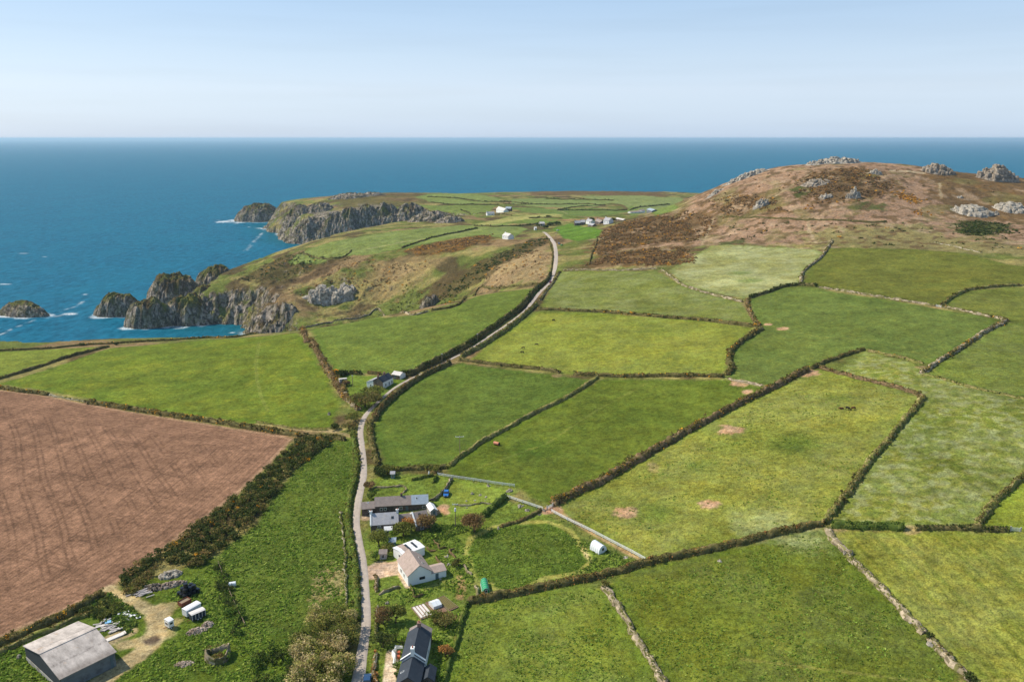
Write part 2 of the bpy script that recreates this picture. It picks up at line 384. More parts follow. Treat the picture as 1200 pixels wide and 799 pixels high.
# middle headland
wild([(430,312),(470,300),(530,298),(500,325),(470,345),(430,352)], G(142,122,84), 0.7, 16, 20)
wild([(570,320),(600,300),(640,288),(648,300),(646,330),(560,342)], G(146,124,92), 0.85, 14, 16)
for pl in ([(490,342),(540,318),(580,300),(640,276),(644,282),(612,300),(570,326),(535,345),(500,350)], [(270,330),(330,300),(370,300),(420,302),(360,318),(310,330)]):
    wild(pl, G(84,72,46), 0.85, 10, 18)
ii, w = wild([(472,293),(520,282),(578,274),(578,283),(535,295),(490,299)], G(96,76,44), 0.95, 8, 12)
lerp(ii, G(140,100,50), w * 0.7 * sstep(0.0, 0.25, fbm(X[ii], Y[ii], 9, 171, 3)))
wild([(390,236),(430,226),(500,228),(515,238),(450,242),(400,246)], G(94,80,52), 0.7, 14, 34)
wild([(620,224),(680,220),(760,222),(840,224),(830,231),(700,228),(620,229)], G(98,76,54), 0.8, 12, 20)
wild([(398,438),(440,440),(474,438),(476,446),(462,455),(440,472),(425,484),(408,472),(402,455)], G(98,118,44), 0.95, 4, 3)
# ground of the hamlet and the yard
wild([(430,560),(520,555),(640,600),(690,640),(760,660),(640,690),(545,705),(520,800),(420,800),(432,700),(428,640)], G(100,116,46), 0.95, 4, 3)
wild([(0,750),(60,725),(130,690),(255,650),(290,742),(410,730),(412,800),(-80,900)], G(82,100,32), 0.95, 5, 4)

fid = np.full(X.size, -1, np.int32)
fnames = list(FW)
for k, nm in enumerate(fnames):
    P = FW[nm]; far = P[:, 1].mean() > 800
    bx0, by0 = P.min(0) - 12; bx1, by1 = P.max(0) + 12
    ii = np.nonzero((X > bx0) & (X < bx1) & (Y > by0) & (Y < by1))[0]
    d = seg_dist(X[ii], Y[ii], P); ins = inside(X[ii], Y[ii], P); d = np.where(ins, d, -d)
    soft = 1.2 if nm == 'ploughed' else 2.5
    w = sstep(-soft, soft, d + (0.8 * n5[ii] if nm == 'ploughed' else 2.0 * n5[ii]))
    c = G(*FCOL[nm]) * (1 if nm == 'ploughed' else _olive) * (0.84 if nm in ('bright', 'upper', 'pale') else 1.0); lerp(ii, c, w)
    msk[ii, 2] += (0.25 - msk[ii, 2]) * w
    fid[ii[ins]] = k
    x, y = X[ii], Y[ii]
    if nm == 'ploughed':
        msk[ii, 3] = w; msk[ii, 2] *= 1 - w
        # wheel marks of the drill, in two crossing sets, and headland passes along the lower edge
        mk = 0
        pa = lambda p0, p1: math.atan2(*(ground(*p1) - ground(*p0))[1::-1][:2])
        for ang, sp, sd in ((pa((33,490),(77,633)), 7.0, 7), (pa((230,515),(120,600)), 12.0, 8), (pa((0,515),(200,560)), 16, 9)):
            u = x * math.cos(ang + math.pi / 2) + y * math.sin(ang + math.pi / 2); vv = x * math.cos(ang) + y * math.sin(ang)
            u = u + 1.6 * perlin(u / 60, vv / 60, sd)
            for o in (0.0, 1.9):
                t = ((u + o) / sp) % 1.0
                mk = np.maximum(mk, sstep(0.5 / sp, 0.15 / sp, np.minimum(t, 1 - t)) * sstep(-0.6, -0.05, fbm(x, y, 26, sd + 1, 3)) * sstep(16, 24, d))
        hd = (d < 20) & (d > 0); t = (d / 2.4 + 0.1 * n5[ii]) % 1.0
        mk = np.maximum(mk, hd * 0.6 * sstep(0.25, 0.08, np.minimum(t, 1 - t)))
        lerp(ii, c * 0.55, w * mk * 0.68); lerp(ii, c * 1.12, w * 0.5 * sstep(0.0, 0.35, n60[ii]) * (1 - mk))
        lerp(ii, G(168,138,108), w * sstep(2.5, 0.5, d) * 0.5)
        continue
    # worn and lush drifts: broad yellowing, small dark tufts
    amp = 0.55 if nm in ('bright', 'patched', 'mottled', 'left_green', 'lower_mid', 'lower_left', 'streaky', 'olive') else 0.35
    lerp(ii, c * np.array([1.20, 1.09, 0.95]), w * amp * sstep(0.0, 0.35, n60[ii] + 0.5 * n15[ii]))
    lerp(ii, c * np.array([0.72, 0.82, 0.75]), w * amp * sstep(0.05, 0.38, fbm(x, y, 32, 181 + k, 4)))
    lerp(ii, c * np.array([0.80, 0.97, 0.72]), w * 0.7 * sstep(4.5, 0.5, d + 1.5 * n5[ii]))
    pale = {'pale': 0.9, 'upper': 0.35, 'mottled': 0.3, 'patched': 0.22, 'streaky': 0.2, 'bright': 0.12, 'lower_mid': 0.12, 'lower_left': 0.16, 'olive_right': 0.1, 'right': 0.15, 'far_slope': 0.2}.get(nm, 0.03)
    msk[ii, 1] = np.maximum(msk[ii, 1], w * pale * sstep(-0.3, 0.45, fbm(x, y, 26, 191, 4) + 0.1))
    if nm in ('rough', 'meadow'): msk[ii, 2] = np.maximum(msk[ii, 2], w * 0.9)
    if nm in ('mottled', 'streaky', 'lower_mid', 'lower_left', 'patched'): msk[ii, 2] = np.maximum(msk[ii, 2], w * 0.55)
    if nm == 'streaky':
        a0 = ground(1000, 650); a1 = ground(1100, 760); dv = (a1 - a0)[:2]; dv /= np.linalg.norm(dv)
        u = x * dv[1] - y * dv[0]; vv = x * dv[0] + y * dv[1]
        s = perlin(u / 1.6, vv / 40, 5) + 0.6 * perlin(u / 0.7, vv / 16, 6)
        lerp(ii, c * np.array([0.66, 0.76, 0.6]), w * 0.75 * sstep(0.0, 0.5, s)); lerp(ii, c * 1.3, w * 0.4 * sstep(0.1, 0.5, -s))
    if nm == 'mottled':
        s = fbm(x, y, 4.5, 301, 3)
        lerp(ii, c * np.array([0.66, 0.76, 0.6]), w * 0.8 * sstep(0.02, 0.25, s)); lerp(ii, np.array([0.25, 0.27, 0.13]), w * 0.55 * sstep(0.02, 0.25, -s))
    if nm == 'bright':
        a0 = ground(545, 425)[:2]; a1 = ground(640, 370)[:2]; dv = (a1 - a0) / np.linalg.norm(a1 - a0)
        u = x * dv[1] - y * dv[0]
        lerp(ii, c * np.array([1.15, 1.1, 1.0]), w * 0.35 * sstep(0.0, 0.5, perlin(u / 2.2, (x * dv[0] + y * dv[1]) / 60, 9)))
    if nm == 'left_green':
        lerp(ii, c * np.array([1.35, 1.12, 1.0]), w * 0.5 * sstep(0.1, 0.3, fbm(x, y, 18, 311, 3)))

def stripe(pts_px, width, c, f=1.0, soft=0.5, wob=0.4, world=False):
    P = np.array(pts_px) if world else gpoly(pts_px)
    bx0, by0 = P.min(0) - width - 6; bx1, by1 = P.max(0) + width + 6
    ii = np.nonzero((X > bx0) & (X < bx1) & (Y > by0) & (Y < by1))[0]
    d = seg_dist(X[ii], Y[ii], P, closed=False) + wob * n5[ii] * 2
    w = sstep(width / 2 + soft, width / 2 - soft, d) * f
    lerp(ii, G(*c), w); msk[ii, 1] *= 1 - w; msk[ii, 2] *= 1 - 0.7 * w; return ii, w
def spot(px, py, r, c, f=1.0, soft=0.8, sy=1.0):
    q = ground(px, py); 
    ii = np.nonzero((np.abs(X - q[0]) < r * 2 + 4) & (np.abs(Y - q[1]) < r * 2 * sy + 4))[0]
    d = np.hypot(X[ii] - q[0], (Y[ii] - q[1]) / sy) + (0.45 * r) * (n5[ii] * 1.4 + 0.8 * fbm(X[ii], Y[ii], 2.0, 411, 2))
    w = sstep(r + soft, r - soft, d) * f
    lerp(ii, G(*c), w); msk[ii, 1] *= 1 - w
EARTH = (176,140,112); SAND = (168,150,112)
# bare patches round the feeders
for a in ((733,600,3.6),(832,591,3.0),(855,504,4.4),(918,385,3.2),(900,380,2.2),(945,437,5.0),(876,459,2.2),(650,597,2.4),(868,449,4)): spot(*a, EARTH, 0.9)
for a in ((766,547,1.8),(385,683,4.5)): spot(*a, (150,136,92), 0.8, 0.8, 2.2)
for a in ((625,527,9),(930,520,7),(820,545,5),(770,600,6),(985,467,5)): spot(*a, (62,88,30), 0.55, 5)
for a in ((900,615,9),(945,632,6)): spot(*a, (150,156,110), 0.45, 5)
for a in ((855,296,14),(850,330,10),(900,330,12)): spot(*a, (170,172,122), 0.6, 8)
for a in ((868,320,7),(880,329,8)): spot(*a, (90,108,48), 0.7, 5)
# mown path round the meadow, trodden paths, tracks, yard
stripe([(545,648),(552,630),(578,617),(600,612),(642,611),(668,621),(676,632),(684,644),(691,655),(690,660),(680,670),(655,675),(640,677),(625,684),(600,694),(588,694),(576,688)], 2.0, (150,146,78), 0.85)
stripe([(684,644),(691,656)], 1.2, (186,164,120), 0.8)
stripe([(548,650),(553,668),(560,684)], 1.4, (140,142,72), 0.7)
stripe([(497,690),(520,681),(545,683),(575,684)], 2.0, (140,138,74), 0.6)
stripe([(540,676),(541,690),(539,700)], 2.2, (160,128,94), 0.75)
stripe([(300,497),(340,502),(388,506),(402,503)], 3.2, (150,132,92), 0.8)
stripe([(386,505),(420,513)], 3.4, (150,132,98), 0.7)
stripe([(128,690),(145,700),(160,708),(178,718),(184,726)], 4.0, SAND, 0.95, 0.8, 0.6)
stripe([(184,716),(187,730),(183,745),(172,758),(155,772),(135,786),(110,805)], 5.6, SAND, 1.0, 0.8, 0.6)
stripe([(150,755),(165,752),(178,745)], 5.0, SAND, 0.9, 0.8, 0.8)
stripe([(195,710),(190,722)], 5, SAND, 0.7, 0.8, 0.8)
stripe([(196,745),(205,728)], 3, SAND, 0.6, 0.8, 0.8)
stripe([(132,748),(148,741)], 5, (178,156,126), 0.7)
spot(178,750,1.8,(78,66,58),0.9)
stripe([(430,606),(441,602)], 4.5, (176,152,128), 0.9)
stripe([(435,672),(444,662)], 4.5, (176,156,132), 0.9)
stripe([(437,670),(466,665)], 8, (186,160,138), 0.95, 0.4, 0.2)
stripe([(466,668),(478,687)], 1.6, (190,166,140), 0.95, 0.3, 0.1)
stripe([(460,765),(456,800)], 3.0, (196,176,152), 0.95, 0.3, 0.1)
stripe([(510,600),(520,594)], 4, (168,134,108), 0.8)
stripe([(519,596),(523,601)], 2.5, (190,146,118), 0.8)
stripe([(474,603),(486,599),(500,596)], 1.3, (160,146,100), 0.7)
stripe([(640,600),(645,596),(655,599)], 3, (176,134,110), 0.8)
stripe([(650,597),(700,628),(757,658)], 1.6, (168,136,104), 0.7)
for off in (0, 2.2): stripe([(303 + off,400),(299 + off,425),(300 + off,445),(305 + off,465),(313 + off,482)], 0.7, (132,136,72), 0.32, 0.3, 0.2)
stripe([(365,405),(420,395),(500,385),(560,360)], 1.0, (112,122,56), 0.4, 0.4, 0.4)
for pts in ([(648,600),(700,590),(780,560),(860,505),(945,440)], [(560,548),(640,520),(700,480),(760,448)], [(1090,430),(1140,470),(1170,540),(1155,605)], [(1065,624),(1080,660),(1110,720),(1180,800)], [(905,382),(960,395),(1040,400),(1090,420)], [(700,690),(720,682),(735,672)]): stripe(pts, 0.9, (138,138,72), 0.25, 0.4, 0.6)
for a in ((1068,621,2.6),(1082,431,2.5),(652,440,2.6),(872,449,2.5),(512,550,2.0),(1100,361,2.2)): spot(*a, (150,128,92), 0.7)
# long faint walkers' lines over the lower fields and moor
stripe([(870,772),(960,783),(1050,795),(1120,798),(1200,795)], 0.7, (140,134,72), 0.6, 0.3, 0.3)
stripe([(560,412),(600,432)], 0.1, (1,1,1), 0.0)
for pts in ([(870,250),(905,232),(940,210),(950,203)], [(948,255),(948,270),(957,285),(976,282)], [(836,256),(828,275),(822,288)], [(1101,215),(1103,232)]): stripe(pts, 2.2, (158,142,112), 0.7, 1.0, 1.0)
stripe([(1045,200),(1075,202),(1082,203)], 5, (176,160,130), 0.8, 1.0, 1.0)
for pts in ([(505,258),(560,250),(620,249)], [(655,247),(665,251)], [(620,262),(570,268),(520,277),(430,292)]): stripe(pts, 3, (160,148,108), 0.5, 1.5, 1.0)
stripe([(645,258),(690,257),(720,256)], 9, (150,108,84), 0.85, 2, 1)
stripe([(575,253),(620,251),(650,251)], 12, (160,158,92), 0.75, 3, 1)
stripe([(590,248),(605,250),(606,252)], 4, (140,146,80), 0.6, 2, 1)
# rock: steep ground near the sea
Dv = bil(DG, X, Y)
lap = fbm(X, Y, 9, 201, 4)
rock = sstep(0.80, 0.60, NZ + 0.18 * lap + 0.12 * n15) * sstep(150, 90, Dv)
rock = np.maximum(rock, sstep(6, 2, Z + 2 * lap) * (Dv < 60))
rock *= np.where(Z > 7, 1 - 0.9 * sstep(0.0, 0.16, fbm(X, Y, 17, 213, 3)) * sstep(0.35, 0.55, NZ), 1)
P_ = gpoly([(330,262),(350,247),(400,238),(470,242),(530,256),(530,268),(470,268),(420,274),(385,286),(345,284)]); ii = np.nonzero((Y > 1300) & (Y < 1900) & (X < 0))[0]
dd = seg_dist(X[ii], Y[ii], P_); dd = np.where(inside(X[ii], Y[ii], P_), dd, -dd)
rock[ii] = np.maximum(rock[ii], sstep(-10, 25, dd) * sstep(-0.12, 0.12, fbm(X[ii], Y[ii], 50, 211, 4)) * 0.9)
msk[:, 0] = rock
foamline = Dv

_q = ground(330, 520) - ground(150, 680); FURROW = math.atan2(_q[1], _q[0])
lm = NT("land_cover")
ta = lm.attr('tint'); ma = lm.attr('msk'); sep = lm.n("ShaderNodeSeparateColor"); lm.l(ma.outputs['Color'], sep.inputs[0])
rockf, palef, tus = sep.outputs[0], sep.outputs[1], sep.outputs[2]; soil = ma.outputs['Alpha']
nf = lm.noise(2.2, 5, 0.7); nm_ = lm.noise(0.55, 4, 0.6); nb = lm.noise(0.12, 4, 0.6)
v = lm.math('MULTIPLY', lm.ramp(nf, 0.28, 0.72, 0.55, 1.45), lm.ramp(nm_, 0.3, 0.7, 0.66, 1.36))
v = lm.math('MULTIPLY', v, lm.math('MULTIPLY', lm.ramp(nb, 0.3, 0.7, 0.78, 1.2), lm.ramp(lm.noise(0.03, 4, 0.6), 0.35, 0.65, 0.88, 1.12)))
base = lm.scale(ta.outputs['Color'], v)
hue = lm.mix(lm.ramp(lm.noise(0.3, 4, 0.6), 0.42, 0.62, 0, 0.45), base, lm.mix(1.0, base, (1.22, 1.0, 0.72), 'MULTIPLY'))
hue = lm.mix(soil, hue, base)
tf = lm.math('MULTIPLY', tus, lm.ramp(lm.noise(0.9, 4, 0.65), 0.5, 0.62, 0, 1))
hue = lm.mix(lm.math('MULTIPLY', tf, 0.55), hue, lm.mix(1.0, hue, (0.50, 0.62, 0.50), 'MULTIPLY'))
spk = lm.ramp(lm.noise(3.5, 3, 0.7), 0.56, 0.66, 0, 1); drift = lm.ramp(lm.noise(0.16, 5, 0.7), 0.38, 0.62, 0.15, 1)
pf = lm.math('MULTIPLY', palef, lm.math('MULTIPLY', lm.math('ADD', lm.math('MULTIPLY', spk, 0.75), 0.35), drift))
hue = lm.mix(pf, hue, (0.50, 0.52, 0.30))
rv = lm.vscale(lm.pos(), (1, 1, 0.75))
rn = lm.noise(0.10, 7, 0.75, rv); rc = lm.math('ABSOLUTE', lm.math('SUBTRACT', lm.noise(0.16, 5, 0.6, lm.vscale(lm.pos(), (1, 1, 0.5))), 0.5))
rcol = lm.mix(lm.ramp(rn, 0.36, 0.62), (0.17, 0.132, 0.098), (0.52, 0.43, 0.34))
rcol = lm.mix(lm.ramp(rc, 0.0, 0.035, 0.8, 0), rcol, (0.045, 0.04, 0.032))
rcol = lm.mix(lm.ramp(lm.noise(0.11, 6, 0.75), 0.47, 0.58, 0, 0.75), rcol, (0.165, 0.15, 0.065))
rcol = lm.scale(rcol, lm.ramp(lm.noise(1.2, 4, 0.7), 0.3, 0.7, 0.7, 1.3))
_fm = lm.n("ShaderNodeMapping"); _fm.inputs['Rotation'].default_value = (0, 0, -FURROW); lm.l(lm.pos(), _fm.inputs['Vector'])
_fw = lm.n("ShaderNodeTexWave", wave_type='BANDS', bands_direction='Y'); _fw.inputs['Scale'].default_value = 0.24; _fw.inputs['Distortion'].default_value = 0.6; _fw.inputs['Detail'].default_value = 2; _fw.inputs['Detail Scale'].default_value = 0.4; lm.l(_fm.outputs[0], _fw.inputs['Vector'])
hue = lm.scale(hue, lm.math('ADD', 1.0, lm.math('MULTIPLY', soil, lm.ramp(_fw.outputs['Fac'], 0, 1, -0.09, 0.07))))
lm.color(lm.mix(rockf, hue, rcol))
hgt = lm.math('ADD', lm.math('MULTIPLY', nf, 0.35), lm.math('ADD', lm.math('MULTIPLY', tf, 0.5), lm.math('MULTIPLY', lm.math('MULTIPLY', rockf, lm.math('ADD', rn, lm.ramp(rc, 0, 0.05))), 5.0)))
lm.bump(hgt, 0.9, 0.5)
LAND = lm.m

# cut the one sheet into fields and open ground
vid = np.arange(nR * nC).reshape(nR, nC)
quads = np.stack([vid[:-1, :-1].ravel(), vid[:-1, 1:].ravel(), vid[1:, 1:].ravel(), vid[1:, :-1].ravel()], 1)
keep = Z[quads].max(1) > -9
quads = quads[keep]
qf = fid[quads[:, 0]]
TINT4 = np.c_[tint, np.ones(len(tint))]; NV = TN.reshape(-1, 3)
def cut(name, sel):
    q = quads[sel]
    if len(q) == 0: return
    u, inv = np.unique(q, return_inverse=True)
    me = mesh_np(name, np.c_[X[u], Y[u], Z[u]], inv.reshape(-1, 4), LAND, {'tint': (TINT4[u], 'POINT'), 'msk': (msk[u], 'POINT')}, True)
    me.normals_split_custom_set_from_vertices(NV[u].astype(np.float32))
    o = bpy.data.objects.new(name, me); COL.objects.link(o); return structure(o)
cut('ground', qf < 0)
for k, nm in enumerate(fnames):
    cut('ploughed_field' if nm == 'ploughed' else 'field', qf == k)

# ------------------------------------------------------------------ sea
sr = np.unique(np.concatenate([np.arange(480, 1000, 3.0), np.arange(1000, 1500, 5), np.arange(1500, 2200, 12), np.geomspace(2200, 120000, 60)]))
sc = np.radians(np.linspace(-52, 52, 900)); SX = sr[:, None] * np.tan(sc)[None]; SY = np.repeat(sr[:, None], len(sc), 1)
hs = H(SX, SY); ds = bil(DG, SX, SY)
STACKS = [  # sea stacks and skerries: pixel of the base middle, half width m, half depth m, height m, rotation
 ((199,368), 35, 26, 40, 0.1), ((136,371), 24, 15, 23, 0.2), ((250,352), 31, 22, 36, 0.0), ((22,371), 32, 13, 16, -0.25), ((299,260), 58, 40, 38, 0.0), ((322,268), 32, 12, 13, 0.1), ((172,384), 26, 15, 26, 0.2), ((216,381), 27, 19, 28, 0.1), ((119,370), 11, 9, 12, 0.1), ((236,373), 27, 22, 31, 0.3)]
fo = np.zeros(hs.shape)
fn = fbm(SX, SY, 22, 221, 4)
shore = sstep(11, 1, np.abs(ds - 2) + 16 * np.clip(-fn, 0, 1)) * (ds < 14) * sstep(-0.1, 0.2, fbm(SX, SY, 60, 231, 3) + 0.05)
fo = np.maximum(fo, 0.9 * shore)
for (bp, rx, ry, hh, ro) in STACKS:
    q = atz(*bp, 0); e = ell(SX, SY, q[0], q[1] + ry * 0.7, rx, ry, ro)
    fo = np.maximum(fo, sstep(1.42, 1.12, e + 0.55 * np.clip(-fn + 0.05, -1, 1)) * sstep(-0.3, 0.05, fbm(SX, SY, 30, 241, 3) + 0.15 * (SX < q[0])) * (e > 0.6) * 0.95)
for (px, py, rx, ry) in ((28,297,9,2.2),(5,333,10,2.5),(52,301,4,1.3),(82,368,10,5),(165,384,10,4),(100,345,4,1.5),(262,260,22,16),(272,390,4,1.6),(350,290,8,4)):
    q = atz(px, py, 0); e = ell(SX, SY, q[0], q[1], rx, ry * 2.2)
    fo = np.maximum(fo, sstep(1.2, 0.5, e + 1.3 * np.abs(fn)) * 0.9)
def sea_streak(pts, w, f):
    P = np.array([atz(a, b, 0) for a, b in pts]); d = seg_dist(SX, SY, P, False)
    return f * sstep(w, 0.2 * w, d + 5 * np.abs(fn)) * sstep(-0.1, 0.2, fbm(SX, SY, 14, 251, 3))
for pts, w, f in (([(0,392),(20,383),(50,371)], 4, .6), ([(70,365),(92,358),(98,352)], 4, .5), ([(288,294),(298,283),(308,272),(312,265)], 6, .45), ([(255,258),(280,262)], 7, .8), ([(290,266),(305,268)], 5, .6)):
    fo = np.maximum(fo, sea_streak(pts, w, f))
shal = sstep(-60, 0, ds)
sv = np.arange(SX.size).reshape(SX.shape)
sq = np.stack([sv[:-1, :-1].ravel(), sv[:-1, 1:].ravel(), sv[1:, 1:].ravel(), sv[1:, :-1].ravel()], 1)
sq = sq[(hs.ravel()[sq].min(1) < 2.5) | (np.abs(SX).ravel()[sq].max(1) > 1900) | (SY.ravel()[sq].max(1) > 2600)]
u, inv = np.unique(sq, return_inverse=True)
sm = NT("sea_water")
sa = sm.attr('foam'); ss = sm.n("ShaderNodeSeparateColor"); sm.l(sa.outputs['Color'], ss.inputs[0])
wv = sm.vscale(sm.pos(), (1.0, 0.55, 1)); 
w1 = sm.noise(0.09, 6, 0.65, wv); w2 = sm.noise(0.012, 4, 0.5, wv); w3 = sm.noise(0.0012, 4, 0.6)
scol = sm.mix(sm.ramp(sm.math('ADD', sm.math('MULTIPLY', w1, 0.55), sm.math('MULTIPLY', sm.noise(0.28, 4, 0.7, sm.vscale(sm.pos(), (0.5, 1.0, 1))), 0.45)), 0.38, 0.62), (0.002, 0.058, 0.102), (0.014, 0.155, 0.25))
scol = sm.mix(sm.ramp(w2, 0.4, 0.65, 0, 0.35), scol, (0.010, 0.150, 0.220))
scol = sm.mix(sm.math('MULTIPLY', ss.outputs[1], 0.5), scol, (0.006, 0.085, 0.095))
fw = sm.math('MULTIPLY', ss.outputs[0], sm.ramp(sm.noise(0.6, 5, 0.75), 0.36, 0.58))
sm.color(sm.mix(fw, scol, (0.78, 0.80, 0.80)))
sm.p.inputs['Specular IOR Level'].default_value = 0.012
sm.l(sm.ramp(fw, 0, 1, 0.5, 0.9), sm.p.inputs['Roughness'])
sm.bump(sm.math('ADD', w1, sm.math('MULTIPLY', sm.noise(0.4, 4, 0.6, wv), 0.3)), 0.8, 2.5)
me = mesh_np('sea', np.c_[SX.ravel()[u], SY.ravel()[u], np.zeros(len(u))], inv.reshape(-1, 4), sm.m,
             {'foam': (np.c_[fo.ravel()[u], shal.ravel()[u], np.zeros(len(u)), np.ones(len(u))], 'POINT')}, True)
o = bpy.data.objects.new('sea', me); COL.objects.link(o); structure(o)

# ------------------------------------------------------------------ sea air
hz = bpy.data.meshes.new('haze'); bm = bmesh.new(); bmesh.ops.create_cube(bm, size=1.0)
bmesh.ops.scale(bm, vec=(400000, 140000, 217), verts=bm.verts); bmesh.ops.translate(bm, vec=(0, 60000, 92.5), verts=bm.verts); bm.to_mesh(hz); bm.free()
hm = bpy.data.materials.new('sea_air'); hm.use_nodes = True; ht = hm.node_tree; ht.nodes.clear()
ho = ht.nodes.new('ShaderNodeOutputMaterial'); hv_ = ht.nodes.new('ShaderNodeVolumePrincipled'); ht.links.new(hv_.outputs[0], ho.inputs['Volume'])
hv_.inputs['Color'].default_value = (0.55, 0.80, 1.0, 1); hv_.inputs['Density'].default_value = 0.000036; hv_.inputs['Anisotropy'].default_value = 0.2
hz.materials.append(hm); o = bpy.data.objects.new('haze', hz); COL.objects.link(o); o['kind'] = 'stuff'
# ------------------------------------------------------------------ builders shared by the things
def tag(o, label, cat, group=None):
    o['label'] = label; o['category'] = cat
    if group: o['group'] = group
    return o
def link(name, me, parent=None, loc=None, rz=0.0):
    o = bpy.data.objects.new(name, me); COL.objects.link(o)
    if parent: o.parent = parent
    if loc is not None: o.location = loc
    if rz: o.rotation_euler = (0, 0, rz)
    return o
def empty(name, loc, rz=0.0): return link(name, None, None, loc, rz)
def copy_tree(o, parent=None):
    c = o.copy(); COL.objects.link(c)
    if parent: c.parent = parent
    for ch in o.children: copy_tree(ch, c)
    return c

def simple_mat(name, c, rough=0.85, var=0.25, scale=1.5, spec=0.2, bump=0.2, c2=None, f2=(0.5, 0.62), s2=0.4, metal=0.0):
    m = NT(name); n = m.noise(scale, 5, 0.65)
    col = m.scale(tuple(c), m.ramp(n, 0.28, 0.72, 1 - var, 1 + var))
    if c2 is not None:
        col = m.mix(m.ramp(m.noise(s2, 5, 0.7), f2[0], f2[1]), col, m.scale(tuple(c2), m.ramp(n, 0.28, 0.72, 1 - var, 1 + var)))
    m.color(col); m.p.inputs['Roughness'].default_value = rough; m.p.inputs['Specular IOR Level'].default_value = spec
    m.p.inputs['Metallic'].default_value = metal
    if bump: m.bump(n, bump, 0.1)
    return m.m
def tinted_mat(name, trans=0.0, scale=1.5, var=0.2, rough=0.9, bump=0.0):
    m = NT(name); t = m.attr('tint')
    c = m.scale(t.outputs['Color'], m.ramp(m.noise(scale, 4, 0.65), 0.28, 0.72, 1 - var, 1 + var))
    m.color(c); m.p.inputs['Roughness'].default_value = rough; m.p.inputs['Specular IOR Level'].default_value = 0.04
    if bump: m.bump(m.noise(scale * 2, 4, 0.7), bump, 0.15)
    if trans:
        tr = m.n("ShaderNodeBsdfTranslucent"); m.l(c, tr.inputs['Color']); mx = m.n("ShaderNodeMixShader"); mx.inputs[0].default_value = trans
        m.l(m.p.outputs[0], mx.inputs[1]); m.l(tr.outputs[0], mx.inputs[2]); m.l(mx.outputs[0], m.out.inputs['Surface'])
    return m.m
LEAF = tinted_mat("foliage", 0.4, 3.0, 0.25)
STONE = tinted_mat("weathered_stone", 0.0, 1.2, 0.38, 0.9, 0.8)
BARK = simple_mat("bark", G(92, 76, 58), 0.95, 0.3, 4)

PAL = {
 'scrub': [(84,82,42),(104,96,52),(66,66,34),(112,92,56),(92,88,46)],
 'olive': [(98,100,46),(84,90,40),(114,108,54),(72,78,34)],
 'green': [(66,86,32),(82,98,38),(56,74,28),(96,104,46)],
 'dark': [(52,62,28),(64,72,34),(74,76,38),(46,54,26)],
 'brown': [(104,82,54),(88,72,46),(122,98,64),(96,86,48)],
 'gorse': [(82,78,38),(96,82,42),(186,132,34),(72,72,36),(196,140,40),(90,80,42)],
 'rust': [(134,96,54),(116,86,50),(150,108,60),(96,78,44)],
 'twig': [(150,134,94),(132,118,80),(134,128,74),(160,144,106),(120,118,64)],
 'bright': [(108,126,44),(92,112,38),(122,134,56),(80,102,34)],
 'tuss': [(100,118,46),(84,104,36),(116,126,58),(78,98,34)],
 'heath': [(98,78,54),(112,90,60),(88,76,50),(122,94,60)],
 'orange': [(160,116,44),(172,128,48),(118,92,50),(138,102,46)],
}
PAL = {k: np.array([lin(c) for c in v]) * 1.8 for k, v in PAL.items()}
class Fol:
    def __init__(s): s.V = []; s.F = []; s.C = []; s.n = 0
    def leaves(s, P, size, col, out=None, ub=0.4):
        k = len(P)
        if k == 0: return
        nn = rng.normal(size=(k, 3)); nn[:, 2] += ub
        if out is not None: nn += out * 0.8
        nn /= np.linalg.norm(nn, axis=1, keepdims=True) + 1e-9
        a = np.cross(nn, rng.normal(size=(k, 3))); a /= np.linalg.norm(a, axis=1, keepdims=True) + 1e-9
        b = np.cross(nn, a)
        sz = (np.asarray(size) * rng.uniform(0.55, 1.35, k))[:, None]; asp = rng.uniform(0.5, 1.0, k)[:, None]
        j = lambda: rng.uniform(0.7, 1.2, k)[:, None]
        q = np.stack([P - a * sz * j() - b * sz * asp * j(), P + a * sz * j() - b * sz * asp * 0.6 * j(), P + a * sz * 0.5 * j() + b * sz * asp * j(), P - a * sz * j() + b * sz * asp * 0.8], 1)
        s.V.append(q.reshape(-1, 3)); s.F.append(np.arange(4 * k).reshape(-1, 4) + s.n); s.n += 4 * k
        s.C.append(np.c_[col, np.ones(k)])
    def cols(s, pal, k, jit=0.25, accent=None):
        c = PAL[pal][rng.integers(0, len(PAL[pal]), k)] if isinstance(pal, str) else pal[rng.integers(0, len(pal), k)]
        return c * rng.uniform(1 - jit, 1 + jit, k)[:, None]
    def blob(s, c, r, n, size, pal, lumps=5, jit=0.25, fill=0.55):
        r = np.asarray(r, float) * np.ones(3); c = np.asarray(c, float)
        lc = rng.normal(size=(lumps, 3)); lc /= np.linalg.norm(lc, axis=1, keepdims=True); lc[:, 2] = np.abs(lc[:, 2]) * 0.8 - 0.1
        lr = rng.uniform(0.38, 0.6, lumps); lc *= (1 - lr * 0.75)[:, None]
        lcol = rng.integers(0, len(PAL[pal]), lumps); lb = rng.uniform(0.8, 1.22, lumps)
        pick = rng.integers(0, lumps, n); d = rng.normal(size=(n, 3)); d /= np.linalg.norm(d, axis=1, keepdims=True) + 1e-9
        rad = lr[pick] * (fill + (1.06 - fill) * rng.random(n) ** 0.6)
        P = lc[pick] + d * rad[:, None]
        col = np.where(rng.random(n)[:, None] < 0.6, PAL[pal][lcol[pick]], PAL[pal][rng.integers(0, len(PAL[pal]), n)]) * (lb[pick] * rng.uniform(1 - jit, 1 + jit, n))[:, None]
        s.leaves(c + P * r, size, col, d)
    def mesh(s, name, mat=None):
        V = np.concatenate(s.V); F = np.concatenate(s.F); C = np.concatenate(s.C)
        return mesh_np(name, V, F, mat or LEAF, {'tint': (C, 'FACE')})

